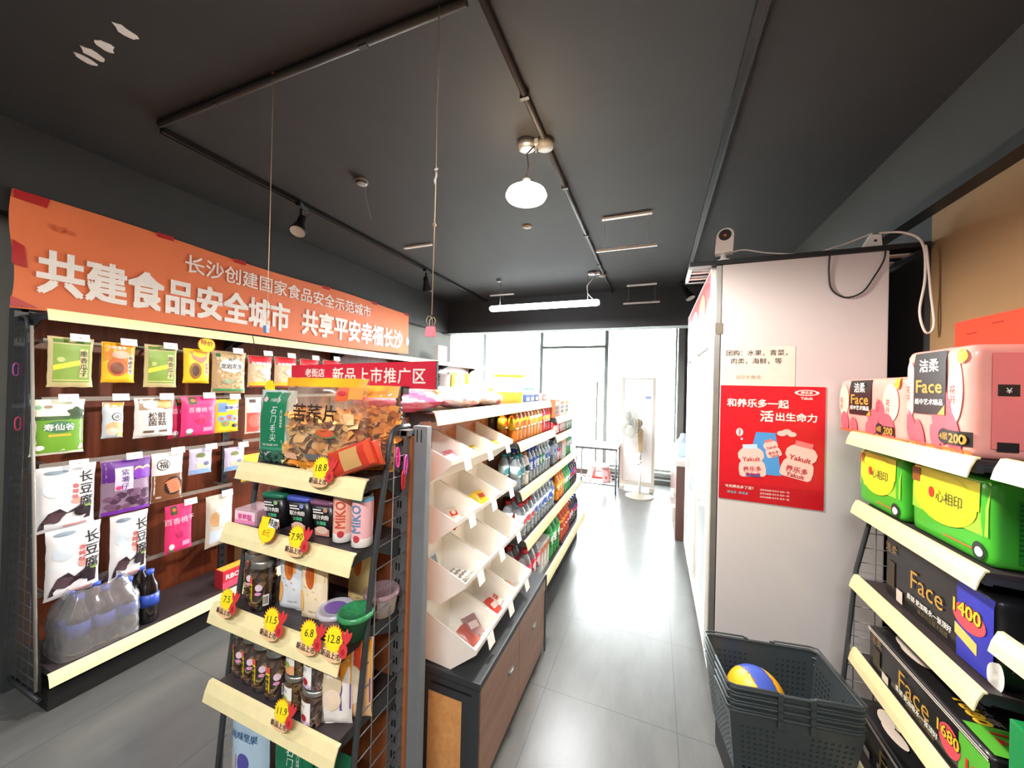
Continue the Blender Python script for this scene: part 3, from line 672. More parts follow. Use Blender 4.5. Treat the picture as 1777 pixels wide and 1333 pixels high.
b = MB()
for k in range(6): b.lathe([(.008, 0), (.011, .006), (.011, .010), (.007, .017)], m_blk, 10, (.010-.004*math.sin(k*.6)+.002*k, -.003*k, .022+k*.0165))
b.build('arm', t)
b = MB(); b.box(-.006, .036, -.02, .013, .112, .138, m_blk, .003); b.build('top_clip', t)
b = MB(); b.tube([(.02, -.02, .006), (.03, -.022, .016), (.036, -.02, .008)], .002, m_steel, 6); b.build('spring', t)
def carabiner(label, loc, rx, col):
    b = MB(); pts = []
    for i in range(20):
        a = 2*PI*i/20; pts.append((0, .009*math.cos(a), .022*math.sin(a)+(.008 if math.sin(a) > 0 else -.008)))
    b.tube(pts, .0028, Cc(col, .35), 7, closed=True); b.box(-.003, .003, .006, .011, -.012, .012, Cc(col, .35))
    o = b.build('plastic_hook'); o.location = loc; o.rotation_euler = (rx, 0, .2); return tag(o, label, 'plastic hook', 'plastic hooks on wire grids')
carabiner('upper pink plastic hook on the right wire side of the end cap', (-.722, .895, 1.275), .1, (236, 70, 150))
carabiner('lower pink plastic hook on the end cap wire side, above the red one', (-.722, .935, 1.245), -.1, (232, 96, 190))
carabiner('red plastic hook lowest on the end cap wire side', (-.722, .925, 1.20), 0, (226, 48, 56))
carabiner('upper magenta plastic hook on the left shelf end panel', (-2.77, .714, 1.52), 0, (190, 84, 170))
carabiner('lower pink plastic hook on the left shelf end panel', (-2.73, .714, 1.27), 0, (220, 70, 110))

# ================================================================ BASKETS AND BALL
m_bk = P('basket_plastic', (58, 66, 70), .45)
def make_basket():
    t = thing('shopping_basket', 'x', 'basket')
    H = .23; wb, db, wt, dt = .36, .235, .415, .285
    def corner(sx, sy, z): k = z/H; return Vector((sx*(wb+(wt-wb)*k)/2, sy*(db+(dt-db)*k)/2, z))
    b = MB()
    for a, c in (((-1, -1), (1, -1)), ((1, -1), (1, 1)), ((1, 1), (-1, 1)), ((-1, 1), (-1, -1))):
        n = 40 if a[1] == c[1] else 28; nv = 23
        def g(u, v, a=a, c=c): return corner(*a, v*H)*(1-u)+corner(*c, v*H)*u
        def mat(u, v, n=n, nv=nv):
            i = int(u*n); j = int(v*nv)
            if j < 1 or j > 18 or i < 2 or i > n-3: return m_bk
            if .36 < u < .62 and v > .5: return m_bk
            return None if (i % 2 == 1 and j % 2 == 1) else m_bk
        b.grid(g, n, nv, mat, False)
    b.grid(lambda u, v: corner(-1, -1, 0)*(1-u)*(1-v)+corner(1, -1, 0)*u*(1-v)+corner(-1, 1, 0)*(1-u)*v+corner(1, 1, 0)*u*v, 12, 8, lambda u, v: None if (int(u*12) % 2 and int(v*8) % 2) else m_bk, False)
    bmesh.ops.remove_doubles(b.bm, verts=b.bm.verts, dist=.0005)
    b.build('tub', t, solid=.0022)
    pts = []
    for sx, sy in ((1, 1), (-1, 1), (-1, -1), (1, -1)):
        for k in range(4):
            a = {(1, 1): 0, (-1, 1): 90, (-1, -1): 180, (1, -1): 270}[(sx, sy)]+k*30; a = math.radians(a)
            pts.append((sx*(wt/2-.02)+.022*math.cos(a), sy*(dt/2-.02)+.022*math.sin(a), H))
    b = MB(); b.tube(pts, .0055, m_bk, 8, closed=True); b.build('rim', t)
    for sy in (-1, 1):
        y = sy*(dt/2+.005); b = MB()
        b.tube([(-.05, y, H+.006), (-.06, y, H+.012), (-.19, y, H+.012), (-.213, y*.93, H+.012), (-.213, 0, H+.010)], .0035, m_bk, 7); b.build('handle', t); b = MB()
        b.tube([(.05, y, H+.006), (.06, y, H+.012), (.19, y, H+.012), (.213, y*.93, H+.012), (.213, 0, H+.010)], .0035, m_bk, 7); b.build('handle', t)
        for x in (-.05, .05):
            b = MB(); b.box(x-.008, x+.008, y-.006, y+.004, H-.03, H+.010, m_bk, .002); b.build('handle_clip', t)
    return t
bk = make_basket(); BO = (.457, 1.70); BR = .16
b = MB(); b.M = Matrix.Rotation(BR, 4, 'Z'); b.box(-.175, .175, -.112, .112, .0, .118, m_slot, .01); o = b.build('basket_stand'); o.location = (BO[0], BO[1], 0); tag(o, 'low black stand on the floor under the stacked shopping baskets', 'stand')
BL = ['lowest', 'second lowest', 'second highest', 'topmost']
for k in range(4):
    lab = 'dark grey plastic shopping basket, %s of the stack before the fridge' % BL[k]
    if k == 3: lab = 'dark grey plastic shopping basket topmost of the stack, holding a ball'
    p = (BO[0], BO[1], .12+.0275*k)
    if k == 0: bk.location = p; bk.rotation_euler = (0, 0, BR); bk['label'] = lab; bk['group'] = 'stacked shopping baskets'
    else: dup(bk, p, BR, lab, 'stacked shopping baskets')
m_yl = P('ball_yellow', (246, 178, 34), .4, var=.03, bump=.05); m_nv = P('ball_blue', (62, 84, 176), .4, var=.03); m_sm = P('ball_seam', (120, 86, 40), .6)
b = MB(); R = .102
def sph(u, v): a = 2*PI*u; p = PI*v; return Vector((R*math.sin(p)*math.cos(a), R*math.sin(p)*math.sin(a), R*math.cos(p)))
def bmat(u, v):
    d = sph(u, v)/R; a = abs(d.x)
    k = (d.y if abs(d.y) > abs(d.z) else d.z)
    q = d.x*1.0+.25*d.z
    if abs(abs(q)-.36) < .015: return m_sm
    return m_nv if abs(q) < .36 and d.z > -.7 else m_yl
b.grid(sph, 64, 40, bmat); bmesh.ops.remove_doubles(b.bm, verts=b.bm.verts, dist=.0004)
o = b.build('volleyball'); o.location = (.39, 1.685, .2075+.103); o.rotation_euler = (.35, .25, .5); tag(o, 'yellow and blue volleyball lying in the topmost shopping basket', 'ball')

# ================================================================ FAR END OF THE AISLE
m_fan = P('fan_ivory', (176, 170, 152), .4); m_fang = P('fan_beige', (166, 142, 100), .45)
t = thing('standing_fan', 'beige standing fan on a round base at the far end of the aisle', 'fan', (-.176, 5.39, 0))
b = MB(); b.lathe([(.19, 0), (.19, .008), (.17, .018), (.06, .03), (.03, .045), (0, .045)], m_fan, 32); b.build('base', t)
b = MB(); b.tube([(0, 0, .04), (0, 0, .50)], .014, m_white, 12); b.tube([(0, 0, .5), (0, 0, .64)], .010, m_steel, 12); b.lathe([(.02, .47), (.022, .50), (.016, .51)], m_white, 12); b.build('pole', t)
b = MB(); b.box(-.03, -.014, -.006, .006, .44, .452, m_blk); b.build('height_knob', t)
b = MB(); b.prism([(-.022, .62), (.022, .62), (.03, .92), (-.02, .98), (-.045, .94)], 'y', -.022, .022, m_fang); b.build('neck', t)
hd = Matrix.Translation((-.11, 0, 1.02)) @ Matrix.Rotation(-R90*.62, 4, 'Z') @ Matrix.Rotation(R90, 4, 'X')     # local +z -> fan axis
b = MB(); b.M = hd; b.lathe([(.0, -.13), (.045, -.125), (.06, -.09), (.06, -.02), (.03, .0)], m_fang, 18); b.build('motor', t)
b = MB(); b.M = hd
for z, r in ((.0, .20), (.05, .205), (.09, .19)):
    b.tube([(r*math.cos(2*PI*i/32), r*math.sin(2*PI*i/32), z) for i in range(32)], .003, m_fan, 6, closed=True)
for i in range(60):
    a = 2*PI*i/60; c, s_ = math.cos(a), math.sin(a)
    b.tube([(.04*c, .04*s_, -.01), (.16*c, .16*s_, -.005), (.205*c, .205*s_, .05), (.17*c, .17*s_, .095), (.04*c, .04*s_, .11)], .0019, m_fan, 4, cap=False)
b.lathe([(.045, .105), (.045, .115), (0, .118)], m_fan, 18); b.build('guard', t)
b = MB(); b.M = hd
for k in range(3):
    a0 = 2*PI*k/3
    b.grid(lambda u, v, a0=a0: Vector(((.03+.14*v)*math.cos(a0+(u-.5)*(1.3-.2*v)), (.03+.14*v)*math.sin(a0+(u-.5)*(1.3-.2*v)), .03+.045*u)), 8, 6, P('fan_blade', (104, 108, 116), .35))
b.lathe([(.03, .02), (.03, .07), (0, .08)], P('fan_blade', (104, 108, 116), .35), 16); b.build('blades', t)
t = thing('display_board', 'tall white framed board standing on feet behind the fan', 'board', (-.235, 5.77, 0))
m_bdf = P('board_frame', (206, 200, 188), .5); m_bdp = P('board_white', (244, 244, 244), .5)
for sx in (-1, 1):
    b = MB(); b.box(sx*.225-.022, sx*.225+.022, -.02, .02, 0, 1.68, m_bdf, .003); b.build('frame_post', t)
    b = MB(); b.box(sx*.21-.03, sx*.21+.03, -.12, .12, 0, .06, m_bdf, .006); b.build('foot', t)
b = MB(); b.box(-.203, .203, -.008, .008, .12, 1.655, m_bdp); f = plane_f('-y', -.008); b.rect(f, .10, .18, 1.36, 1.40, Cc((150, 170, 214)), .001); b.build('panel', t)
b = MB(); b.box(-.203, .203, -.012, .012, .06, .12, m_bdf); b.box(-.203, .203, -.012, .012, 1.655, 1.675, m_bdf); b.build('cross_rail', t)
t = thing('folding_table', 'folding table with white top and grey legs before the glass door', 'table', (-.78, 5.55, 0))
m_leg = P('table_leg_grey', (110, 112, 116), .4, metal=.3)
b = MB(); b.box(-.31, .31, -.25, .28, .645, .668, P('table_top', (238, 238, 236), .4), .004); b.build('table_top', t)
for sx in (-1, 1):
    for sy in (-1, 1):
        b = MB(); b.tube([(sx*.285, sy*.22, 0), (sx*.285, sy*.22, .645)], .012, m_leg, 8); b.build('leg', t)
b = MB(); b.box(-.3, .3, -.235, -.215, .615, .645, m_leg); b.box(-.3, .3, .215, .235, .615, .645, m_leg); b.tube([(.285, -.22, .45), (.2, -.22, .62)], .005, m_leg, 6); b.tube([(.2, -.22, .45), (.285, -.22, .60)], .004, m_leg, 6); b.tube([(-.285, -.22, .45), (-.18, -.22, .62)], .006, m_leg, 6); b.build('brace', t)
b = MB()
for x in [-.27+.09*i for i in range(7)]: b.tube([(x, -.22, .125), (x, .22, .125)], .007, m_white, 6)
b.tube([(-.285, -.22, .12), (.285, -.22, .12)], .009, m_leg, 6); b.tube([(-.285, .22, .12), (.285, .22, .12)], .009, m_leg, 6); b.build('lower_rack', t)
t = thing('plastic_stool', 'pink plastic stool standing on the rack under the folding table', 'stool', (-.76, 5.53, .135))
m_st = P('stool_pink', (240, 182, 180), .4)
b = MB(); b.lathe([(.0, .235), (.11, .235), (.135, .228), (.14, .205), (.135, .20)], m_st, 24, sq=.5); b.build('seat', t)
for k in range(4):
    b = MB(); b.M = Matrix.Rotation(k*R90+PI/4, 4, 'Z')
    b.grid(lambda u, v: Vector(((.125+.065*(1-v))*(1), (u-.5)*(.13 if v < .9 else .15), v*.21)), 3, 6, m_st); b.build('leg', t, solid=.006)
b = MB(); b.lathe([(.150, .05), (.146, .085)], P('stool_red_inside', (236, 84, 70), .4), 24, sq=.4); b.build('brace_ring', t)
t = thing('brown_counter', 'dark brown counter end with pale top just past the white fridge', 'counter', (.20, 3.98, 0))
m_ct = wood('counter_brown', (86, 60, 54), (110, 78, 70), (6, 6, 1), .4)
b = MB(); b.box(0.012, .5, .0, 1.3, .0, .74, m_ct, .006); b.build('body', t)
b = MB(); b.box(0, .52, -.01, 1.32, .742, .80, P('counter_top', (214, 212, 208), .35), .006); b.build('top', t)
b = MB(); b.box(-.02, .012, .25, .40, .35, .42, m_white, .006); b.build('wall_box', t)
b = MB(); b.box(-.02, .012, .10, .22, .16, .30, m_white, .006); b.build('wall_box', t)
t = thing('plastic_container', 'pale blue translucent container standing on the brown counter end', 'container', (.30, 4.25, .80))
b = MB(); b.lathe([(.0, 0), (.08, .0), (.085, .02), (.085, .16), (.05, .2), (.04, .24), (0, .245)], film('jug_plastic', (206, 226, 244), .2, .1, .35), 20); b.build('body', t)
# ================================================================ PRODUCTS
def pouch_f(w, h, d, seed=0, side=-1, wr=1.0, lean=0.0, flat=.10):
    so = Vector((seed*7.3, seed*3.1, 0))
    def f(u, v, off):
        a = max(0, 1-abs(2*u/w)**2.6)**.55; t = v/h
        q = 0 if t <= 0 or t >= 1 else max(0, 1-abs(2*(t-.46)/1.06)**3.2)**.6
        if t > 1-flat: q *= max(0, (1-t)/flat)**.7
        n = noise.noise(so+Vector((u*22, v*17, side)))*.0035+noise.noise(so+Vector((u*60, v*40, side*2)))*.0012
        y = d/2*a*q+n*wr*(a*.8+.2)
        xs = u*(1-.05*q*abs(2*u/w))+noise.noise(so+Vector((0, v*25, 5)))*.0022
        sag = lean*v+noise.noise(so+Vector((u*6, v*5, 9)))*.004
        zz = v+noise.noise(so+Vector((u*30, 0, 3)))*.0018*(1 if t > .9 or t < .1 else .3)
        return Vector((xs, side*(y+(off if side < 0 else off))+sag, zz))
    return f
def pouch(name, label, cat, loc, rz, w, h, d, base, design, group=None, seed=0, back=None, wr=1.0, lean=0.0, parent=None, nu=14, nv=18):
    f = pouch_f(w, h, d, seed, -1, wr, lean); g = pouch_f(w, h, d, seed, 1, wr, lean)
    b = MB()
    b.grid(lambda a, c: f((a-.5)*w, c*h, 0), nu, nv, base); b.grid(lambda a, c: g((.5-a)*w, c*h, .0006), nu, nv, back or base)
    if design: design(b, f, w, h)
    o = b.build(name, parent, normals=True)
    if parent is None:
        o.location = loc; o.rotation_euler = (0, 0, rz); tag(o, label, cat, group)
    return o
W_ = Cc((248, 246, 242)); K_ = Cc((34, 32, 34)); 
# -------- designs
def d_seeds(b, f, w, h):
    g = Cc((126, 158, 62)); g2 = Cc((92, 134, 48)); y = Cc((236, 212, 52)); cr = Cc((206, 190, 136))
    b.rect(f, -w*.40, w*.42, h*.10, h*.86, g, .0012); b.rect(f, -w*.40, w*.42, h*.885, h*.955, g2, .0012); b.blob(f, 0, h*.92, w*.09, h*.025, cr, .0018)
    b.rect(f, w*.17, w*.36, h*.20, h*.78, cr, .002); b.text(f, '原香瓜子', w*.265, h*.68, h*.125, K_, .0026, .01, vert=True)
    b.rect(f, -w*.40, w*.17, h*.33, h*.43, y, .0018, sk=h*.12); b.rect(f, -w*.40, w*.42, h*.13, h*.15, cr, .0018); b.blob(f, -w*.24, h*.55, w*.09, h*.05, Cc((176, 186, 110)), .0018)
def d_orange(b, f, w, h):
    b.rect(f, -w*.46, w*.46, h*.52, h*.97, Cc((236, 138, 46)), .0012); b.blob(f, -w*.08, h*.40, w*.30, h*.24, Cc((196, 106, 60)), .0018)
    b.blob(f, -w*.1, h*.36, w*.2, h*.15, Cc((120, 62, 34)), .0022); b.blob(f, 0, h*.70, w*.26, h*.10, Cc((240, 170, 150)), .0022)
    b.rect(f, w*.22, w*.40, h*.22, h*.68, Cc((246, 222, 200)), .0018); b.text(f, '香卤花生', w*.31, h*.62, h*.105, K_, .0026, .02, vert=True); b.text(f, '小吃零食', -w*.1, h*.87, h*.085, W_, .002, .02)
def d_yellow(b, f, w, h):
    b.pgon(f, [(-w*.3, h*.92), (w*.36, h*.92), (w*.28, h*.7), (w*.1, h*.58), (-w*.2, h*.72)], Cc((222, 130, 116)), .0045); b.blob(f, -w*.12, h*.36, w*.22, h*.24, Cc((150, 96, 40)), .002)
    b.blob(f, -w*.12, h*.36, w*.13, h*.16, Cc((74, 48, 26)), .0025); b.rect(f, w*.2, w*.42, h*.25, h*.62, Cc((250, 206, 120)), .002)
    b.text(f, '香辣味', w*.31, h*.55, h*.1, Cc((190, 60, 40)), .0026, .02, vert=True)
def nuts(b, f, w, h, v0, v1, cols, n, seed):
    r = random.Random(seed)
    for i in range(n):
        u = (r.random()-.5)*w*.84; v = h*(v0+(v1-v0)*r.random()); s = h*.028*(.7+.6*r.random())
        b.blob(f, u, v, s*1.4, s, cols[i % len(cols)], .002+.0008*r.random(), 8, r.random()*3)
def d_peanut(b, f, w, h):
    nuts(b, f, w, h, .1, .93, [Cc((196, 164, 120)), Cc((170, 136, 96)), Cc((214, 186, 146))], 90, 3)
    b.blob(f, 0, h*.66, w*.36, h*.17, Cc((206, 208, 204)), .0045); b.text(f, '龙岩花生', 0, h*.64, h*.125, Cc((58, 66, 60)), .006, .02); b.text(f, '特产', 0, h*.80, h*.08, K_, .0055, .02)
    b.rect(f, -w*.47, w*.47, h*.055, h*.105, Cc((52, 140, 84)), .004); b.rect(f, -w*.42, -w*.30, h*.86, h*.94, Cc((40, 120, 70)), .004); b.blob(f, -w*.1, h*.28, w*.18, h*.06, Cc((150, 160, 130)), .0045)
def d_redpea(b, f, w, h):
    nuts(b, f, w, h, .18, .72, [Cc((226, 206, 176)), Cc((206, 182, 146))], 60, 5)
    b.rect(f, -w*.48, w*.48, h*.74, h*.99, Cc((196, 36, 48)), .0035); b.text(f, '台湾风味花生', 0, h*.75, h*.11, W_, .005, .03); b.rect(f, -w*.47, w*.47, h*.05, h*.17, Cc((238, 190, 60)), .003); b.rect(f, -w*.47, w*.47, 0.004, h*.05, Cc((190, 40, 36)), .003)
    b.blob(f, w*.1, h*.5, w*.2, h*.1, Cc((206, 226, 236)), .005)
def d_field(b, f, w, h):
    b.rect(f, -w*.49, w*.49, h*.05, h*.66, Cc((108, 160, 44)), .0012); b.rect(f, -w*.49, w*.49, h*.63, h*.70, Cc((58, 88, 48)), .0015); b.blob(f, w*.32, h*.76, w*.2, h*.11, Cc((48, 74, 42)), .002, fn=lambda a: .85+.15*math.sin(5*a))
    b.blob(f, 0, h*.5, w*.3, h*.11, Cc((70, 120, 84)), .002); b.text(f, '寿仙谷', 0, h*.5, h*.13, W_, .0028, .02); b.rect(f, -w*.2, w*.22, h*.33, h*.37, Cc((224, 176, 60)), .002); b.blob(f, -w*.36, h*.14, w*.1, h*.045, W_, .002)
    b.blob(f, -w*.38, h*.86, w*.06, h*.04, Cc((130, 186, 140)), .002); b.blob(f, -w*.2, h*.87, w*.08, h*.03, Cc((150, 130, 110)), .002); b.pgon(f, [(0, h*.07), (w*.47, h*.17), (w*.47, h*.08)], Cc((236, 240, 214)), .003)
def d_chick(b, f, w, h):
    b.rect(f, -w*.46, w*.46, h*.86, h*.99, Cc((236, 160, 62)), .0015); b.blob(f, w*.1, h*.6, w*.24, h*.11, K_, .002); b.blob(f, w*.1, h*.6, w*.2, h*.09, W_, .0025); b.text(f, '卤', w*.1, h*.6, h*.11, K_, .003, .02)
    b.blob(f, w*.0, h*.3, w*.4, h*.16, Cc((238, 180, 130)), .002); b.blob(f, -w*.1, h*.2, w*.3, h*.1, Cc((244, 206, 190)), .0025); b.rect(f, w*.15, w*.46, h*.05, h*.16, Cc((246, 222, 60)), .002)
def d_white(b, f, w, h):
    b.rect(f, -w*.42, w*.45, h*.70, h*.97, Cc((150, 120, 84)), .0015); b.blob(f, w*.2, h*.84, w*.2, h*.1, Cc((226, 170, 100)), .002); b.blob(f, -w*.15, h*.82, w*.18, h*.1, Cc((236, 224, 206)), .002)
    b.blob(f, w*.02, h*.48, w*.34, h*.27, W_, .002); b.text(f, '松鲜', w*.02, h*.55, h*.19, Cc((74, 58, 46)), .003, .02); b.text(f, '菌菇', w*.02, h*.38, h*.19, Cc((74, 58, 46)), .003, .02); b.rect(f, -w*.3, -w*.05, h*.12, h*.18, Cc((120, 96, 80)), .002); b.rect(f, w*.08, w*.3, h*.12, h*.18, Cc((120, 96, 80)), .002)
def d_pink(b, f, w, h):
    b.rect(f, -w*.32, -w*.1, h*.80, h*.98, Cc((60, 84, 50)), .0015); b.blob(f, -w*.2, h*.90, w*.07, h*.04, Cc((210, 120, 60)), .002); b.text(f, '百香桃干', .02*w, h*.66, h*.14, Cc((250, 190, 214)), .002, .015); b.blob(f, w*.1, h*.42, w*.26, h*.13, Cc((214, 60, 116)), .002, fn=lambda a: .8+.2*math.sin(4*a))
    b.blob(f, w*.02, h*.36, w*.12, h*.08, Cc((190, 34, 96)), .0025); b.blob(f, -w*.28, h*.13, w*.1, h*.06, Cc((250, 224, 232)), .002); b.rect(f, w*.1, w*.38, h*.1, h*.2, Cc((244, 150, 186)), .002)
    b.rect(f, -w*.38, -w*.2, h*.03, h*.07, Cc((96, 130, 70)), .002)
def d_yb(b, f, w, h):
    b.rect(f, -w*.4, -w*.05, h*.62, h*.9, Cc((110, 150, 206)), .0018); b.rect(f, -w*.1, w*.46, h*.66, h*.82, W_, .002, sk=h*.03); b.text(f, '软糖小果', w*.18, h*.75, h*.11, Cc((52, 70, 130)), .003, .02)
    for u, v, c in ((-.25, .42, (120, 170, 220)), (.05, .45, (150, 130, 190)), (.28, .40, (130, 180, 220)), (-.1, .28, (120, 160, 110))): b.blob(f, u*w, v*h, w*.17, h*.1, Cc(c), .002); b.blob(f, u*w, v*h, w*.08, h*.05, Cc((206, 110, 70)), .0026)
    b.blob(f, w*.3, h*.2, w*.14, h*.06, K_, .002)
def d_redf(b, f, w, h):
    b.rect(f, -w*.44, w*.44, h*.05, h*.58, Cc((206, 84, 74)), .0015); b.blob(f, 0, h*.34, w*.36, h*.18, Cc((236, 110, 96)), .002); b.rect(f, -w*.3, w*.1, h*.86, h*.95, Cc((90, 60, 50)), .0015)
def d_tofu(b, f, w, h):
    b.text(f, '长豆腐', w*.32, h*.80, h*.185, K_, .0025, .015, vert=True, sx=.95); b.text(f, '香辣味', w*.13, h*.67, h*.08, Cc((206, 96, 90)), .0022, .02, vert=True); b.blob(f, w*.15, h*.43, w*.09, h*.05, Cc((236, 160, 150)), .0018)
    b.blob(f, -w*.18, h*.91, w*.2, h*.03, Cc((120, 136, 150)), .0018); b.blob(f, -w*.2, h*.66, w*.2, h*.13, Cc((214, 226, 236)), .0018)
    dk = Cc((62, 46, 54)); dk2 = Cc((86, 64, 70)); b.pgon(f, [(-w*.45, h*.06), (w*.4, h*.13), (w*.42, h*.30), (w*.22, h*.36), (w*.0, h*.27), (-w*.12, h*.35), (-w*.30, h*.30), (-w*.42, h*.15)], dk, .004)
    b.blob(f, -w*.2, h*.22, w*.2, h*.09, dk2, .005, rot=.4, fn=lambda a: .85+.15*math.cos(4*a)); b.blob(f, w*.24, h*.25, w*.13, h*.07, Cc((44, 34, 40)), .005, rot=-.3); b.blob(f, w*.36, h*.33, w*.08, h*.02, Cc((120, 150, 70)), .005)
    b.rect(f, -w*.05, w*.34, h*.05, h*.075, Cc((196, 130, 130)), .003)
def d_purple(b, f, w, h):
    b.rect(f, -w*.49, w*.49, h*.60, h*.97, Cc((96, 36, 140)), .0015); b.rect(f, -w*.28, w*.08, h*.44, h*.85, Cc((222, 206, 236)), .003); b.text(f, '紫薯仔', -w*.08, h*.76, h*.12, Cc((70, 40, 110)), .0036, .01, vert=True); b.blob(f, -w*.2, h*.49, w*.06, h*.04, Cc((226, 80, 130)), .0036)
    for u in (.2, .38): b.blob(f, u*w, h*.78, w*.1, h*.06, Cc((214, 180, 150)), .003); b.blob(f, u*w, h*.70, w*.13, h*.10, Cc((120, 50, 170)), .0035)
    r = random.Random(4)
    for i in range(26): b.blob(f, (r.random()-.5)*w*.84, h*(.1+.32*r.random()), w*.09, h*.05, Cc(((88, 54, 84), (120, 84, 112), (70, 42, 66))[i % 3]), .002+.001*r.random(), 9)
    b.rect(f, -w*.48, w*.48, .004, h*.08, Cc((120, 50, 170)), .004)
def d_sausage(b, f, w, h):
    b.rect(f, -w*.49, w*.49, .004, h*.55, Cc((126, 76, 46)), .0015); b.blob(f, w*.16, h*.30, w*.3, h*.19, Cc((40, 30, 26)), .002)
    for i in range(5): b.blob(f, w*(.1+.035*i), h*(.40-.05*i), w*.22, h*.04, Cc((226, 128, 92)), .0028+.0003*i, 14, .25)
    b.blob(f, -w*.18, h*.76, w*.2, h*.11, K_, .002); b.blob(f, -w*.18, h*.76, w*.175, h*.095, W_, .0025); b.text(f, '福', -w*.18, h*.76, h*.15, K_, .003, .02); b.rect(f, -w*.38, -w*.22, h*.08, h*.12, Cc((206, 190, 180)), .002)
def d_lilac(b, f, w, h):
    b.rect(f, -w*.47, w*.47, .004, h*.2, Cc((140, 176, 222)), .0015); b.blob(f, -w*.05, h*.74, w*.2, h*.1, Cc((120, 130, 80)), .002); b.rect(f, -w*.2, w*.44, h*.55, h*.66, W_, .002, sk=h*.06); b.blob(f, .05*w, h*.34, w*.3, h*.13, Cc((226, 206, 176)), .002); b.blob(f, w*.2, h*.4, w*.13, h*.08, Cc((120, 130, 170)), .0025)
def d_clear(b, f, w, h):
    b.blob(f, -w*.2, h*.55, w*.2, h*.14, Cc((214, 166, 116)), .002); b.blob(f, .1*w, h*.72, w*.3, h*.13, Cc((240, 226, 206)), .0022); b.rect(f, -w*.1, w*.42, h*.4, h*.6, Cc((206, 226, 222)), .003, sk=h*.05); b.rect(f, -w*.4, w*.45, h*.1, h*.33, Cc((206, 220, 236)), .002); b.blob(f, w*.3, h*.25, w*.14, h*.1, Cc((226, 160, 110)), .003)
m_clr = film('clear_bag', (246, 244, 240), .16, .12, .12)
LXF = -2.625
def lp(label, name, c, w, z0, h, base, design, seed, d=.05, group=None, dx=0.0, rz=0.0, wr=1.0):
    return pouch(name, label, 'snack bag', (LXF+dx+.01, c, z0), R90+rz, w, h, d, Cc(base) if isinstance(base, tuple) else base, design, group, seed, wr=wr)
lp('green and kraft sunflower seed bag nearest the camera on the top bar', 'seed_pouch', .833, .150, 1.442, .238, (200, 186, 136), d_seeds, 1, .03)
lp('green and kraft sunflower seed bag between the orange and yellow pouches', 'seed_pouch', 1.174, .150, 1.444, .238, (200, 186, 136), d_seeds, 2, .03)
lp('orange and yellow snack pouch hanging between the two green seed bags', 'snack_pouch', .999, .130, 1.467, .208, (246, 196, 44), d_orange, 3)
lp('bright yellow snack pouch under the starburst tag on the top bar', 'snack_pouch', 1.346, .140, 1.470, .208, (248, 206, 40), d_yellow, 4)
lp('large clear peanut bag with green writing on the top bar', 'peanut_bag', 1.527, .207, 1.408, .273, (186, 158, 120), d_peanut, 5, .06)
lp('red and clear peanut bag right of the green lettered peanut bag', 'peanut_bag', 1.726, .168, 1.448, .221, (214, 190, 156), d_redpea, 6, .06)
lp('red and clear peanut bag partly hidden behind the red sign edge', 'peanut_bag', 1.915, .172, 1.449, .227, (214, 190, 156), d_redpea, 7, .06)
lp('red and clear peanut bag mostly hidden behind the red sign', 'peanut_bag', 2.12, .168, 1.449, .227, (214, 190, 156), d_redpea, 8, .06)
lp('farthest red and clear peanut bag on the top bar, above the red sign', 'peanut_bag', 2.33, .168, 1.455, .227, (214, 190, 156), d_redpea, 9, .06)
lp('large green field picture pouch at the left end of the second bar', 'rice_pouch', .800, .170, 1.126, .258, (238, 240, 216), d_field, 10, .035)
lp('small pale blue and orange snack pouch right of the green field pouch', 'snack_pouch', .985, .082, 1.179, .186, (206, 218, 226), d_chick, 11, .04)
lp('shiny white mushroom snack pouch with brown square characters', 'snack_pouch', 1.151, .176, 1.165, .220, (232, 232, 230), d_white, 12, .05, wr=1.5)
lp('pink dried fruit pouch behind the front pink one on the second bar', 'fruit_pouch', 1.305, .150, 1.139, .244, (206, 36, 96), d_pink, 13, .03, dx=-.035)
lp('bright pink dried fruit pouch at the front of the second bar', 'fruit_pouch', 1.360, .187, 1.151, .238, (226, 52, 124), d_pink, 14, .035, dx=.01)
lp('yellow and blue sweet bag right of the bright pink pouch', 'sweet_bag', 1.521, .148, 1.151, .216, (246, 208, 44), d_yb, 15, .04)
lp('white and red fruit pouch beside the dark shelf post on the second bar', 'fruit_pouch', 1.690, .11, 1.126, .249, (240, 226, 214), d_redf, 16, .03)
lp('white pouch with black vertical writing hanging at the left end of the third bar', 'tofu_pouch', .831, .200, .763, .304, (232, 234, 238), d_tofu, 17, .04)
lp('white pouch with black vertical writing behind the front one on the third bar', 'tofu_pouch', .83, .18, .768, .290, (226, 230, 236), d_tofu, 18, .03, dx=-.04)
lp('purple potato snack bag on the third bar', 'snack_bag', 1.044, .200, .778, .287, (150, 124, 150), d_purple, 19, .06, wr=1.6)
lp('white and brown sausage pouch right of the purple bag', 'sausage_pouch', 1.218, .149, .790, .278, (240, 240, 238), d_sausage, 20, .04)
lp('small lilac snack bag hanging tilted left of the dark post', 'snack_bag', 1.382, .125, .908, .158, (206, 200, 230), d_lilac, 21, .03)
lp('small lilac snack bag hanging right of the dark post', 'snack_bag', 1.576, .125, .890, .155, (206, 200, 230), d_lilac, 22, .03)
lp('white pouch with black vertical writing, nearest on the fourth bar', 'tofu_pouch', .862, .183, .438, .333, (234, 234, 238), d_tofu, 23, .04)
lp('white pouch with black vertical writing, farther one on the fourth bar', 'tofu_pouch', 1.061, .152, .426, .343, (234, 234, 238), d_tofu, 24, .04, wr=1.5)
lp('pink dried fruit pouch hanging alone on the fourth bar', 'fruit_pouch', 1.280, .135, .475, .276, (226, 52, 114), d_pink, 25, .03)
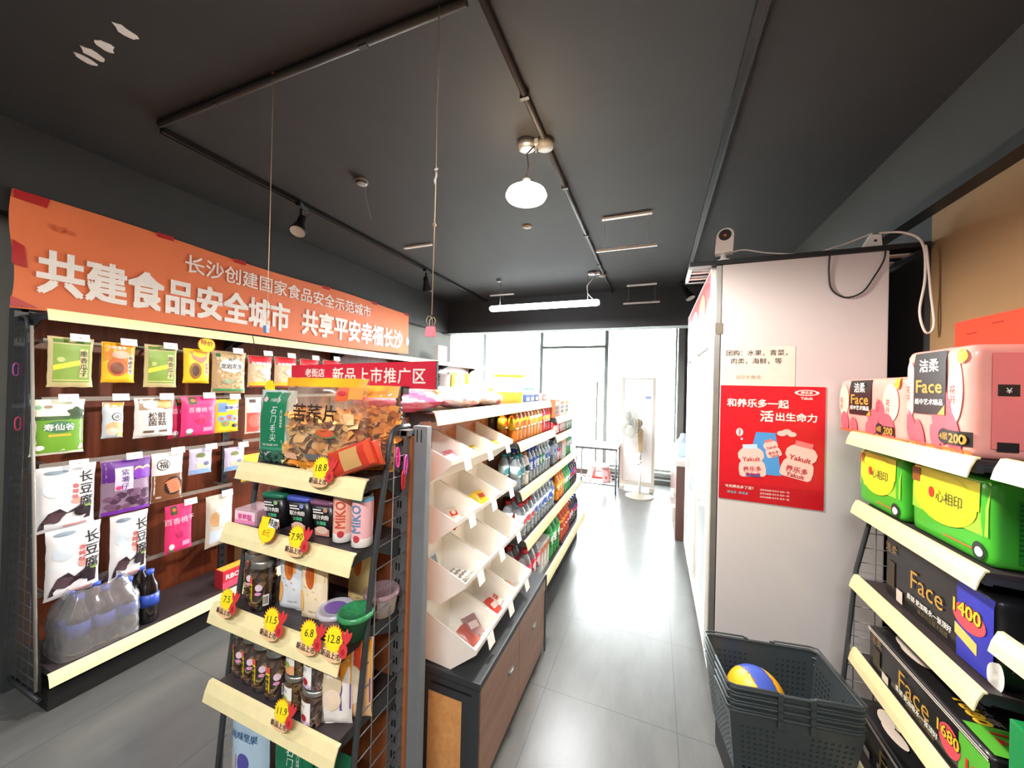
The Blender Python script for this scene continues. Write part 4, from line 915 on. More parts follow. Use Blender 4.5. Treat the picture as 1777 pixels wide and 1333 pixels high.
lp('clear biscuit bag hanging beside the end cap corner', 'biscuit_bag', 1.495, .158, .423, .328, (214, 204, 190), d_clear, 26, .05, wr=1.5)
# items deeper along the left shelves
lp('yellow crisp bag hanging low behind the end cap left edge', 'snack_bag', 1.72, .20, .80, .18, (246, 222, 52), None, 27, .05)
lp('blue and white hanging bag seen just left of the end cap shelves', 'snack_bag', 1.93, .12, .72, .30, (110, 160, 214), d_lilac, 28, .04)
for i in range(5):
    lp('%s snack bag on the far second bar of the left wall, %s from the camera' % (('pink', 'white', 'orange', 'green', 'red')[i], ('first', 'second', 'third', 'fourth', 'fifth')[i]), 'snack_bag', 2.7+.19*i, .16, 1.44, .22, ((226, 90, 130), (236, 234, 230), (240, 160, 60), (120, 170, 80), (214, 60, 60))[i], None, 30+i, .05)
b = MB(); b.box(-.03, .03, -.1, .1, 0, .2, W_, .002); f = plane_f('+x', .03)
for r in range(4):
    for c in range(3): b.rect(f, -.085+c*.06, -.04+c*.06, .03+r*.042, .06+r*.042, Cc(((206, 90, 170), (240, 160, 120), (230, 120, 150))[(r+c) % 3]), .001)
o = b.build('snack_box'); o.location = (-2.62, 4.05, 1.8); tag(o, 'white box with pink printed squares on the far left top shelf', 'box')
for i in range(3):
    lp('%s yellow snack bag hanging at the far end of the left wall' % ('nearest', 'middle', 'farthest')[i], 'snack_bag', 4.40+.19*i, .16, 1.42, .25, ((244, 190, 70), (246, 214, 160), (244, 180, 50))[i], d_chick, 40+i, .08)
# price cards on the bars
b = MB(); b.box(-.032, .032, -.002, 0, -.018, .018, m_card); b.text(plane_f('-y', -.002), '¥', 0, 0, .012, K_, .0006); card0 = b.build('price_card')
def cards(lst):
    global card0
    for i, (y, z, what) in enumerate(lst):
        o = card0 if card0 is not None and 'label' not in card0 else card0.copy()
        if o is not card0: COL.objects.link(o)
        o.location = (LXF+.045, y, z); o.rotation_euler = (-.2, 0, R90); tag(o, 'white price card above the '+what, 'price card', 'white price cards on the hanging bars')
cards([(.85, 1.68, 'nearest green seed bag'), (1.024, 1.68, 'orange and yellow pouch'), (1.20, 1.68, 'second green seed bag'), (1.56, 1.688, 'green lettered peanut bag'), (1.76, 1.69, 'first red peanut bag'), (1.94, 1.69, 'second red peanut bag'), (2.15, 1.69, 'third red peanut bag'), (2.36, 1.70, 'farthest red peanut bag'),
       (.82, 1.392, 'green field pouch'), (1.00, 1.392, 'small pale blue pouch'), (1.19, 1.392, 'white mushroom pouch'), (1.40, 1.395, 'bright pink pouch'), (1.55, 1.385, 'yellow and blue sweet bag'),
       (.86, 1.075, 'left white pouch on the third bar'), (1.06, 1.078, 'purple potato bag'), (1.25, 1.078, 'brown sausage pouch'), (1.42, 1.075, 'tilted lilac bag'), (1.61, 1.06, 'lilac bag by the dark post'), (1.32, .76, 'lone pink pouch on the fourth bar'), (1.52, .76, 'clear biscuit bag')])
# -------- starburst tags
m_ty = P('tag_yellow', (250, 228, 32), .5, var=.02); m_to = P('tag_orange', (236, 120, 40), .5); m_tr = P('tag_red', (214, 56, 60), .5); m_tp = P('tag_peach', (240, 196, 150), .5)
def burst(b, f, u, v, r, m, off, n=22): b.blob(f, u, v, r, r, m, off, n*2, fn=None if n == 0 else (lambda a: 1.0 if int(round(a*n*2/(2*PI))) % 2 else .84))
def star_tag(label, loc, rz, price, s=1.0, hand=True, tilt=-.2):
    b = MB(); f = plane_f('-y', 0)
    b.blob(f, 0, .0, .031*s, .032*s, m_to, .0006, 44, fn=lambda a: 1.0 if int(round(a*44/(2*PI))) % 2 else .78); b.blob(f, 0, 0, .029*s, .030*s, m_ty, .0010, 44, fn=lambda a: 1.0 if int(round(a*44/(2*PI))) % 2 else .78)
    b.blob(f, 0, 0, .026*s, .026*s, m_ty, -.0008, 20)
    b.text(f, price, 0, .002, .024*s, K_, .0016, .0, rot=.15, sh=.15)
    b.blob(f, -.002, -.033*s, .032*s, .014*s, m_tp, .0008, 18); b.text(f, '新品上市', -.002, -.032*s, .015*s, K_, .0014, .02)
    if hand:
        b.blob(f, .032*s, -.016*s, .013*s, .016*s, m_tr, .0012, 16)
        for a, l in ((.4, .02), (-.05, .028), (-.45, .026)): b.blob(f, .034*s+math.sin(-a)*.020*s, -.002*s+math.cos(a)*.016*s, .0052*s, l*.6*s, m_tr, .0014, 12, a)
        b.blob(f, .032*s, -.018*s, .005*s, .007*s, P('tag_dark_red', (170, 36, 42), .5), .0018, 12)
    o = b.build('starburst_tag', normals=False); o.location = loc; o.rotation_euler = (tilt, 0, rz); return tag(o, label, 'price tag', 'yellow starburst price tags')
star_tag('yellow starburst tag with red hand on the top end cap rail', (-.884, .765, 1.252), 0, '18.8', 1.15)
star_tag('yellow starburst tag reading 7.9 on the second end cap rail', (-.925, .727, 1.062), 0, '7.90', 1.1)
star_tag('yellow starburst tag reading 7.5 at the left end of the third rail', (-1.17, .697, .845), 0, '7.5', 1.05)
star_tag('yellow starburst tag on the third rail below the white snack pouches', (-.975, .697, .835), 0, '11.5', 1.1)
star_tag('yellow starburst tag on the third rail before the purple lidded cup', (-.832, .697, .838), 0, '6.8', 1.1)
star_tag('yellow starburst tag on the third rail before the green tub', (-.745, .697, .846), 0, '12.8', 1.1)
star_tag('yellow starburst tag on the fourth rail below the glass jars', (-.915, .69, .610), 0, '11.9', 1.0)
b = MB(); f = plane_f('-y', 0); b.blob(f, 0, 0, .036, .036, m_to, .0006, 26); b.blob(f, 0, 0, .034, .034, m_ty, .0010, 26); b.pgon(f, [(-.01, -.03), (.005, -.033), (-.012, -.044)], m_ty, .001)
b.rect(f, .004, .042, .008, .034, W_, .0014); b.text(f, '特惠', .022, .021, .021, K_, .002, .02, rot=-.2); b.text(f, '8元', 0, -.008, .022, Cc((190, 120, 30)), .0016, .0, sh=.2); b.rect(f, -.03, -.008, .016, .034, m_ty, .0012)
o = b.build('bubble_tag', normals=False); o.location = (-1.048, .727, 1.062); o.rotation_euler = (-.2, 0, 0); tag(o, 'round yellow special offer tag on the second end cap rail', 'price tag')
b = MB(); burst(b, f, 0, 0, .05, m_to, .0006); burst(b, f, 0, 0, .046, m_ty, .001); b.text(f, '特价', .0, .012, .034, Cc((150, 60, 30)), .0016, .03, rot=-.15)
o = b.build('starburst_tag', normals=False); o.location = (LXF+.06, 1.37, 1.705); o.rotation_euler = (0, 0, R90); tag(o, 'orange edged starburst tag above the yellow pouch on the left shelf', 'price tag')
b = MB(); burst(b, f, 0, 0, .028, m_ty, .001, 9)
o = b.build('starburst_tag', normals=False); o.location = (-1.245, .86, 1.475); o.rotation_euler = (0, 0, 0); tag(o, 'small yellow starburst behind the green tea pouch', 'price tag')

# -------- end cap, top shelf
ZT = 1.222
def d_tea(b, f, w, h):
    g = Cc((20, 124, 84)); b.rect(f, -w*.34, w*.36, h*.17, h*.97, g, .0015); nuts(b, f, w, h, .04, .17, [Cc((40, 84, 66)), Cc((60, 110, 90)), Cc((28, 60, 50))], 40, 8)
    b.blob(f, -w*.22, h*.87, w*.07, h*.035, Cc((230, 190, 200)), .0022); b.text(f, '六福茶香', w*.08, h*.865, h*.05, W_, .0022); b.text(f, '石门毛尖', w*.07, h*.73, h*.115, W_, .0025, .0, vert=True, sh=.2)
    b.text(f, '石门银峰绿茶', w*.27, h*.72, h*.038, W_, .0022, vert=True); b.text(f, '绿茶 净含量 200克', -w*.0, h*.26, h*.034, W_, .0022); b.rect(f, -w*.3, w*.3, h*.19, h*.23, Cc((60, 150, 116)), .002)
pouch('tea_pouch', 'green tea pouch with white vertical writing on the top end cap shelf', 'tea bag', (-1.185, .85, ZT), .04, .165, .245, .055, Cc((196, 206, 204)), d_tea, None, 50)
m_chip = [P('chip_gold', (236, 190, 120), .6), P('chip_tan', (246, 212, 156), .6), P('chip_brown', (222, 160, 88), .6)]
def chips(b, w, h, d, n, seed, mats, z0=.02, z1=.68, s=.022):
    r = random.Random(seed)
    for i in range(n):
        c = Vector(((r.random()-.5)*w*.82, (r.random()-.5)*d*.62, h*(z0+(z1-z0)*r.random()))); rot = Matrix.Rotation(r.random()*6, 4, 'X') @ Matrix.Rotation(r.random()*6, 4, 'Z')
        k = s*(.7+.6*r.random())
        b.M = Matrix.Translation(c) @ rot; b.grid(lambda u, v: Vector(((u-.5)*2*k, (v-.5)*1.5*k, .5*k*math.sin(u*3)*math.cos(v*3))), 4, 3, mats[i % len(mats)])
    b.M = Matrix.Identity(4)
def d_chips(b, f, w, h):
    b.rect(f, -w*.49, w*.49, h*.90, h*.995, Cc((246, 172, 30)), .002); b.rect(f, w*.24, w*.36, h*.76, h*.90, Cc((224, 92, 40)), .003); b.rect(f, w*.36, w*.48, h*.78, h*.9, Cc((240, 160, 60)), .0028); b.blob(f, w*.30, h*.84, w*.045, h*.025, Cc((206, 30, 40)), .004)
    b.text(f, '苦荞片', .02*w, h*.62, h*.20, Cc((62, 40, 26)), .004, .02, sx=1.1); b.text(f, '香酥可口', -.08*w, h*.455, h*.055, Cc((60, 54, 50)), .004, .02)
    b.blob(f, w*.16, h*.40, w*.12, h*.035, Cc((84, 130, 90)), .0045); b.blob(f, w*.16, h*.42, w*.1, h*.045, Cc((214, 96, 60)), .005); b.rect(f, -w*.42, -w*.22, h*.1, h*.17, Cc((244, 190, 160)), .003); b.rect(f, -w*.46, w*.40, .004, h*.09, Cc((246, 160, 50)), .003); b.rect(f, -w*.08, w*.2, h*.13, h*.19, Cc((110, 110, 116)), .004)
m_bagclr = film('crisp_bag_film', (250, 246, 240), .10, .14, .05)
t = thing('crisp_bag', 'big clear bag of buckwheat crisps with orange band on the end cap top shelf', 'crisp bag', (-.975, .855, ZT), .03)
pouch('bag_film', '', '', None, 0, .345, .29, .10, m_bagclr, d_chips, None, 51, parent=t, wr=2.0, nu=20, nv=24)
b = MB(); chips(b, .32, .285, .10, 300, 6, m_chip, .02, .60); o = b.build('crisps', t); o['kind'] = 'stuff'
t = thing('crisp_bag', 'clear bag of orange curls behind the right side of the big crisp bag', 'crisp bag', (-.855, .925, ZT), .02)
pouch('bag_film', '', '', None, 0, .23, .27, .10, m_bagclr, lambda b, f, w, h: b.rect(f, -w*.49, w*.49, h*.86, h*.995, Cc((246, 172, 60)), .002), None, 52, parent=t, wr=2.0)
b = MB(); chips(b, .23, .27, .09, 200, 9, [P('curl_orange', (240, 172, 70), .6), P('curl_deep', (224, 140, 46), .6)], .02, .72, .016); o = b.build('curls', t); o['kind'] = 'stuff'
for i, (x, y, rz, tl, c, lab) in enumerate(((-.79, .785, .12, .38, (206, 60, 40), 'red and gold packet leaning up beside the big crisp bag, front one'), (-.785, .808, .18, .32, (190, 90, 60), 'red and gold packet leaning up beside the big crisp bag, back one'))):
    b = MB(); w, h = .075, .15; f = pouch_f(w, h, .022, 60+i, -1, 1.5); g = pouch_f(w, h, .022, 60+i, 1, 1.5)
    b.M = Matrix.Rotation(tl, 4, 'Y').inverted() @ Matrix.Rotation(R90, 4, 'Y') @ Matrix.Translation((0, 0, -h/2)); b.grid(lambda a, q: f((a-.5)*w, q*h, 0), 12, 14, Cc(c, .3)); b.grid(lambda a, q: g((a-.5)*w, q*h, 0), 12, 14, Cc(c, .3)); b.rect(f, -w*.4, w*.4, h*.3, h*.7, Cc((206, 160, 100), .3), .002); b.rect(f, -w*.45, w*.45, h*.85, h*.97, Cc((226, 84, 50), .3), .002)
    mz = min(v.co.z for v in b.bm.verts)
    o = b.build('snack_packet'); o.location = (x, y, ZT-mz+.001); o.rotation_euler = (0, 0, rz); tag(o, lab, 'snack packet', 'red and gold packets on the end cap')
# -------- end cap, second shelf
Z2 = 1.032
t = thing('jelly_tub', 'small clear tub with pink label at the left end of the second shelf', 'tub', (-1.215, .80, Z2), .1)
b = MB(); b.box(-.048, .048, -.032, .05, 0, .05, film('tub_pink_film', (244, 206, 222), .18, .1, .45), .008); b.build('tub_body', t)
b = MB(); f = plane_f('-y', -.0325); b.rect(f, -.042, .042, .006, .046, Cc((250, 214, 232)), .0005, step=.1); b.rect(f, -.042, .042, .006, .018, Cc((240, 150, 196)), .0009, step=.1); b.text(f, '草莓糕', 0, .028, .02, Cc((226, 60, 150)), .0012, .02); b.build('label', t, normals=False)
def noodle(label, x, y, lid, green):
    t = thing('noodle_cup', label, 'noodle cup', (x, y, Z2), .12, 'square noodle cups on the end cap')
    b = MB(); b.lathe([(.030, 0), (.044, .098)], P('cup_black', (30, 28, 34), .3), 28, sq=.6); b.build('cup', t)
    b = MB(); b.lathe([(.046, .098), (.047, .108), (.040, .112), (0, .112)], Cc(lid, .35), 28, sq=.6); b.build('lid', t)
    b = MB(); f = lambda u, v, off: Vector((u*(.80+.2*v/.1), -(.0305+.0125*v/.098)-off-.0012, v))
    b.rect(f, -.031, .031, .004, .026, Cc((214, 150, 130)), .001); b.blob(f, 0, .022, .026, .012, Cc((236, 206, 190)), .0014); b.text(f, '原汁肉粉', 0, .062, .0155, W_, .0012, .03); b.text(f, '大辣椒', .0, .044, .013, Cc((90, 206, 150)), .0012, .03); b.rect(f, -.028, .002, .082, .086, W_, .001); b.rect(f, -.028, .01, .074, .078, W_, .001)
    b.blob(f, .018, .085, .008, .007, Cc(green), .001); b.build('label', t, normals=False)
noodle('noodle cup with green lid, leftmost of the three', -1.118, .825, (30, 106, 82), (150, 200, 130))
noodle('noodle cup with blue lid, middle of the three', -1.018, .835, (70, 84, 176), (150, 160, 220))
noodle('noodle cup with mauve lid, beside the pink cans', -.925, .84, (126, 82, 112), (206, 150, 130))
for lab, x, y, bw, lid, tx in (('pink drink can with brown lettering, left of the two cans', -.846, .815, (240, 184, 164), (196, 196, 194), (206, 84, 66)), ('pink drink can with blue ring, right of the two cans', -.772, .812, (246, 190, 196), (110, 176, 220), (96, 140, 176))):
    t = thing('drink_can', lab, 'drink can', (x, y, Z2), .25 if x < -.8 else -.1, 'pink drink cans on the end cap')
    b = MB(); r = .029; b.lathe([(.022, 0), (r, .006), (r, .030), (r, .132), (.026, .142)], Cc(bw, .25), 28, mats=[m_steel, W_, Cc(bw, .25), Cc(lid, .3)]); b.build('can_body', t)
    b = MB(); b.lathe([(.026, .142), (.027, .147), (.024, .147), (.022, .142), (0, .142)], m_steel, 24); b.tube([(0, -.014, .1425), (.006, -.006, .1435), (0, .004, .1425), (-.006, -.006, .1435)], .0015, m_steel, 5, closed=True); b.build('can_lid', t)
    b = MB(); f = cyl_f(r); b.text(f, 'MIKO', .004, .086, .040, Cc(tx), .0012, .02, rot=R90, sx=.80); b.blob(f, -.022, .12, .008, .009, Cc((236, 150, 120)), .0006); b.blob(f, .008, .03, .010, .010, Cc((190, 60, 70)), .0006); b.blob(f, -.02, .07, .004, .005, Cc((226, 120, 120)), .0006); b.build('print', t, normals=False)
# things further back on the second shelf
for i, (x, y, w, d, h, c, lab) in enumerate(((-1.16, .92, .09, .08, .07, (240, 206, 80), 'clear box of yellow sweets at the back of the second shelf'), (-1.045, .925, .06, .06, .14, (52, 92, 150), 'dark blue carton at the back of the second shelf'), (-.965, .925, .06, .05, .15, (226, 232, 216), 'white and green carton at the back of the second shelf'))):
    b = MB(); b.box(-w/2, w/2, -d/2, d/2, 0, h, Cc(c), .003); f = plane_f('-y', -d/2); b.rect(f, -w*.35, w*.35, h*.3, h*.7, Cc(((250, 240, 210), (90, 140, 196), (150, 196, 90))[i]), .001); o = b.build('small_carton'); o.location = (x, y, Z2); tag(o, lab, 'box')
# -------- jars
m_jar = film('jar_glass', (235, 236, 234), .16, .04); m_dry = [P('dried_dark', (74, 48, 34), .7), P('dried_brown', (116, 76, 46), .7), P('dried_tan', (150, 110, 74), .7)]
def make_jar(r, h, lidc, kind, fill):
    t = thing('storage_jar', 'x', 'jar')
    b = MB(); b.lathe([(r*.9, 0), (r, .006), (r, h*.80), (r*.92, h*.86), (r*.9, h*.88)], m_jar, 22); b.build('glass', t)
    b = MB(); b.lathe([(r*.95, h*.86), (r*.98, h*.87), (r*.98, h*.975), (r*.9, h)], m_steel, 22); b.lathe([(r*.88, h*.992), (0, h*.992)], m_slot, 22); b.build('lid', t)
    b = MB(); rr = random.Random(int(r*1e4)+len(kind))
    b.lathe([(r*.80, .006), (r*.82, h*.70), (0, h*.72)], fill[0], 14)
    for i in range(70):
        a = rr.random()*6.28; z = .01+h*.72*rr.random(); q = r*.84; k = r*.24*(.6+.6*rr.random())
        b.M = Matrix.Translation((q*math.cos(a), q*math.sin(a), z)) @ Matrix.Rotation(rr.random()*6, 4, 'X') @ Matrix.Rotation(a, 4, 'Z')
        b.grid(lambda u, v: Vector((.4*k*math.sin(3*u), (u-.5)*2*k, (v-.5)*1.6*k)), 2, 2, fill[i % len(fill)])
    b.M = Matrix.Identity(4); o = b.build('dried_filling', t); o['kind'] = 'stuff'
    b = MB(); f = cyl_f(r)
    if kind == 'tall':
        b.rect(f, -r*.75, -r*.25, h*.22, h*.68, Cc((250, 214, 40)), .0008, step=.006); b.rect(f, -r*.75, -r*.25, h*.57, h*.68, Cc((230, 84, 66)), .0012, step=.006); b.text(f, '玫瑰花茶', -r*.5, h*.50, h*.085, K_, .0016, .03, vert=True)
        b.blob(f, r*.35, h*.50, r*.3, h*.07, Cc((232, 206, 222)), .0008); b.blob(f, r*.30, h*.38, r*.25, h*.035, Cc((226, 150, 196)), .0012); b.rect(f, r*.7, r*1.15, h*.12, h*.34, W_, .0008, step=.006)
        for i in range(6): b.rect(f, r*(.74+.06*i), r*(.77+.06*i), h*.15, h*.31, K_, .0012)
    else:
        b.rect(f, -r*.85, r*.35, h*.10, h*.72, W_, .0008, step=.008); 
        if kind == 'peach': b.rect(f, -r*.85, r*.35, h*.10, h*.36, Cc((240, 170, 120)), .0012, step=.008); b.blob(f, -r*.25, h*.36, r*.25, h*.09, Cc((150, 190, 70)), .0016)
        else: b.rect(f, -r*.85, r*.35, h*.10, h*.20, Cc((216, 190, 226)), .0012, step=.008); b.blob(f, -r*.15, h*.28, r*.24, h*.10, Cc((176, 20, 44)), .0016)
        b.text(f, '果干', -r*.3, h*.58, h*.12, Cc((120, 110, 110)), .0014)
    b.build('label', t, normals=False)
    return t
tall = make_jar(.034, .150, 0, 'tall', m_dry); tall.location = (-1.195, .80, .795); tall['label'] = 'tall silver lidded tea jar on the third shelf, the back left one'
tall['group'] = 'tall silver lidded tea jars'
dup(tall, (-1.122, .772, .795), .25, 'tall silver lidded tea jar on the third shelf, the front right one')
Z4 = .557
for i, (x, y) in enumerate(((-1.215, .775), (-1.158, .768), (-1.100, .762), (-1.035, .757))):
    dup(tall, (x, y+.01, Z4), .1+.12*i, 'tall silver lidded tea jar on the fourth shelf, %s' % ('leftmost', 'second from left', 'third from left', 'fourth from left beside the stacked jars')[i])
shA = make_jar(.040, .096, 0, 'peach', [P('fruit_ochre', (130, 96, 60), .6), P('fruit_brown', (96, 66, 44), .6)]); shA.location = (-.955, .775, Z4); shA['label'] = 'short jar with peach label, lower of the left stack'; shA['group'] = 'short stacked fruit jars'
dup(shA, (-.953, .777, Z4+.0965), .05, 'short jar with peach label, upper of the left stack')
shB = make_jar(.042, .096, 0, 'plum', [P('plum_brown', (120, 86, 74), .6), P('plum_dark', (84, 56, 52), .6)]); shB.location = (-.865, .762, Z4); shB['label'] = 'short jar with cherry label, lower of the right stack'; shB['group'] = 'short stacked fruit jars'
dup(shB, (-.863, .764, Z4+.0965), -.05, 'short jar with cherry label, upper of the right stack')
# -------- third shelf pouches and cups
Z3 = .795
def d_crisp(b, f, w, h, o1=(214, 120, 44), o2=(236, 170, 96)):
    b.rect(f, -w*.1, w*.47, h*.58, h*.98, Cc(o2), .0012); b.blob(f, -w*.0, h*.68, w*.16, h*.2, Cc(o1), .002); b.blob(f, w*.06, h*.72, w*.10, h*.17, Cc((190, 90, 30)), .0026); b.blob(f, -w*.36, h*.28, w*.12, h*.16, Cc(o2), .0016)
    for u, v in ((-.2, .5), (.1, .45), (-.1, .4), (.2, .36)): b.blob(f, u*w, v*h, w*.035, h*.012, Cc(o2), .0018)
    b.text(f, '手工酥', -w*.30, h*.92, h*.062, Cc((120, 110, 100)), .0018, 0, vert=True); b.text(f, '净含量 100克', w*.12, h*.16, h*.028, Cc((130, 124, 120)), .0016)
def d_crisp2(b, f, w, h): d_crisp(b, f, w, h, (206, 96, 40), (244, 200, 130))
for i, (x, y, base, dsg, lab) in enumerate(((-1.027, .80, (222, 230, 240), d_crisp, 'tall white and orange biscuit pouch, left of the three'), (-.925, .79, (244, 228, 196), d_crisp2, 'tall cream and orange biscuit pouch, middle of the three'), (-.855, .90, (226, 200, 140), d_crisp2, 'tall cream and orange biscuit pouch standing behind to the right'))):
    pouch('biscuit_pouch', lab, 'biscuit pouch', (x, y, Z3), .12-.05*i, .098, .205, .035, Cc(base), dsg, 'tall biscuit pouches on the third shelf', 70+i)
def cup(label, x, y, rz, body, lid, r=.045, h=.07, tilt=.0):
    t = thing('snack_cup', label, 'snack cup', (x, y, Z3), rz); 
    b = MB(); b.lathe([(r*.78, 0), (r*.96, h*.8), (r, h*.82)], body, 24); b.build('cup', t)
    b = MB(); b.lathe([(r*1.0, h*.80), (r*1.07, h*.82), (r*1.07, h*.90), (r*1.02, h*1.0), (r*.96, h*1.01), (r*.90, h*.94), (0, h*.95)], lid, 24); b.build('lid', t)
    return t
m_lidc = film('cup_lid_clear', (238, 236, 244), .2, .1, .45)
t = cup('snack cup with clear lid and purple filling on the third shelf', -.835, .785, 0, film('cup_lilac', (226, 206, 236), .15, .15, .6), m_lidc, .048, .062)
b = MB(); b.blob(plane_f('+z', .062), 0, 0, .034, .028, Cc((120, 90, 160)), .0); b.build('filling', t)
t = cup('snack cup with clear lid and dark filling at the back of the third shelf', -.772, .90, 0, P('cup_white', (236, 226, 224), .4), film('cup_lid_wine', (214, 180, 190), .2, .1, .5), .050, .07)
b = MB(); f = cyl_f(.045); b.rect(f, -.02, .02, .02, .05, Cc((170, 40, 70)), .003); b.build('label', t, normals=False)
t = cup('dark green tub with flowered lid on the third shelf', -.766, .79, 0, P('tub_green', (26, 96, 58), .35), P('tub_green_lid', (58, 150, 96), .3, var=.35, scale=90), .046, .068)
b = MB(); f = cyl_f(.044); b.blob(f, .01, .03, .008, .006, Cc((200, 200, 130)), .001); b.blob(f, -.02, .04, .006, .005, Cc((200, 210, 150)), .001); b.build('label', t, normals=False)
# -------- fourth shelf orange pouches, base shelf
def d_or(b, f, w, h):
    b.rect(f, -w*.47, w*.15, h*.55, h*.97, Cc((226, 70, 36)), .0015); b.rect(f, w*.15, w*.47, h*.5, h*.97, Cc((248, 168, 40)), .0015); b.rect(f, w*.15, w*.47, h*.2, h*.5, Cc((110, 70, 150)), .0015); b.blob(f, -w*.12, h*.5, w*.32, h*.2, Cc((226, 208, 176)), .0025); b.blob(f, -w*.1, h*.34, w*.3, h*.13, Cc((244, 222, 196)), .003); b.text(f, '鱼豆腐', -w*.16, h*.84, h*.09, W_, .0025, .02, vert=True, sh=.15); b.blob(f, -w*.26, h*.72, w*.05, h*.02, Cc((190, 30, 60)), .0028)
pouch('fish_pouch', 'orange red snack pouch at the right end of the fourth shelf, front one', 'snack pouch', (-.80, .765, Z4), .42, .088, .225, .03, Cc((246, 242, 238)), d_or, 'orange snack pouches on the fourth shelf', 80)
pouch('fish_pouch', 'orange red snack pouch at the right end of the fourth shelf, back one', 'snack pouch', (-.765, .80, Z4), .42, .088, .225, .03, Cc((246, 200, 150)), d_or, 'orange snack pouches on the fourth shelf', 81)
def d_lb(b, f, w, h):
    b.rect(f, -w*.48, w*.48, h*.74, h*.98, Cc((190, 160, 116)), .0015); nuts(b, f, w, h, .76, .97, [Cc((206, 176, 130)), Cc((160, 126, 86))], 26, 11); b.text(f, '风味坚果', 0, h*.6, h*.09, Cc((70, 110, 150)), .002, .02, sh=.15); b.blob(f, 0, h*.34, w*.15, h*.09, Cc((84, 84, 170)), .002); b.rect(f, -w*.46, -w*.2, h*.05, h*.38, Cc((236, 190, 160)), .0015)
pouch('nut_pouch', 'light blue nut pouch at the left of the lowest end cap shelf', 'snack pouch', (-1.18, .79, .2), .1, .15, .30, .06, Cc((186, 214, 236)), d_lb, None, 82)
for i, x in enumerate((-1.0, -.84)):
    pouch('tea_pouch', ('green tea pouch on the lowest end cap shelf, left one', 'green tea pouch on the lowest end cap shelf, right one')[i], 'tea bag', (x, .80, .2), .05, .15, .27 if i == 0 else .235, .05, Cc((20, 124, 84)), d_tea, 'green tea pouches on the lowest shelf', 83+i)
# -------- left shelf base: wrapped cola pack and cartons
m_cola = P('cola_dark', (24, 18, 20), .15, coat=.4); m_clab = Cc((52, 84, 190), .35); m_ccap = Cc((60, 90, 196), .4)
def cola(label, loc, group='cola bottles in the shrink pack'):
    t = thing('cola_bottle', label, 'bottle', loc, RND.random()*6, group)
    b = MB(); r = .040; b.lathe([(r*.85, 0), (r, .012), (r, .17), (r*.85, .20), (r*.38, .245), (r*.36, .262)], m_cola, 16); b.build('bottle_body', t)
    b = MB(); b.lathe([(r*1.01, .09), (r*1.01, .155)], m_clab, 16); b.build('label', t)
    b = MB(); b.lathe([(r*.42, .255), (r*.42, .277), (0, .278)], m_ccap, 12); b.build('cap', t)
    return t
c0 = cola('blue labelled cola bottle on the base shelf, right end of the front row', (-2.525, 1.115, .18)); ROWN = ('front', 'back')
for r_ in range(2):
    for i in range(4):
        if r_ == 0 and i == 0: continue
        dup(c0, (-2.525-.09*r_, 1.115-.086*i, .18), .3*i, 'blue labelled cola bottle in shrink film, %s row, %s from the right' % (ROWN[r_], ('first', 'second', 'third', 'fourth')[i]))
b = MB(); x0, x1, y0, y1, zt = -2.678, -2.468, .785, 1.070, .475
def wrap(u, v):
    a = u*2*PI; e = 5; ca, sa = math.cos(a), math.sin(a); q = 1/((abs(ca)**e+abs(sa)**e)**(1/e)); k = 1-.38*max(0, v-.62)/.38
    n = noise.noise(Vector((ca*5, sa*5, v*6)))*.006+noise.noise(Vector((ca*16, sa*16, v*14)))*.003
    return Vector(((x0+x1)/2+((x1-x0)/2*q*ca)*k+n, (y0+y1)/2+((y1-y0)/2*q*sa)*k+n, .183+(zt-.18)*v+noise.noise(Vector((ca*4, sa*4, 2)))*.012*v))
b.grid(wrap, 80, 30, film('shrink_film', (232, 228, 232), .22, .14, .16)); o = b.build('shrink_wrap'); tag(o, 'crumpled clear shrink film around the cola bottles on the base shelf', 'shrink film')
b = MB(); b.box(-.04, .04, -.085, .085, 0, .11, Cc((206, 44, 60)), .003); f = plane_f('+x', .04); b.rect(f, -.085, .085, .0, .04, Cc((226, 84, 116)), .0006, step=.2)
b.text(lambda u, v, off: Vector((.04+off, u, v)), 'RBOO', -.01, .07, .042, W_, .0012, .03); b.rect(lambda u, v, off: Vector((v, u, .11+off)), -.08, .08, -.035, .035, Cc((240, 176, 60)), .0006, step=.2)
o = b.build('snack_carton'); o.location = (-2.53, 1.54, .18); tag(o, 'red and yellow carton on the base shelf just left of the end cap', 'box')
b = MB(); b.box(-.06, .06, -.11, .11, 0, .30, P('kraft_carton', (176, 132, 84), .7), .003); f = plane_f('+x', .06)
for u, v in ((-.08, .22), (.05, .24), (-.07, .1), (.06, .08)): b.blob(f, u, v, .04, .05, Cc((70, 130, 170)), .001, fn=lambda a: .8+.2*math.sin(5*a))
o = b.build('snack_carton'); o.location = (-2.68, 1.78, .18); tag(o, 'kraft brown carton with blue blotches on the base shelf behind the end cap', 'box')
for i in range(2):
    b = MB(); b.box(-.06, .06, -.09, .09, 0, .34-.05*i, Cc(((44, 66, 110), (110, 150, 196))[i]), .003); f = plane_f('+x', .06); b.rect(f, -.06, .06, .1, .2, Cc((180, 206, 230)), .001)
    o = b.build('snack_carton'); o.location = (-2.64, 2.02+.22*i, .18); tag(o, ('dark blue carton on the base shelf, seen through the end cap', 'light blue carton on the base shelf, seen through the end cap')[i], 'box')

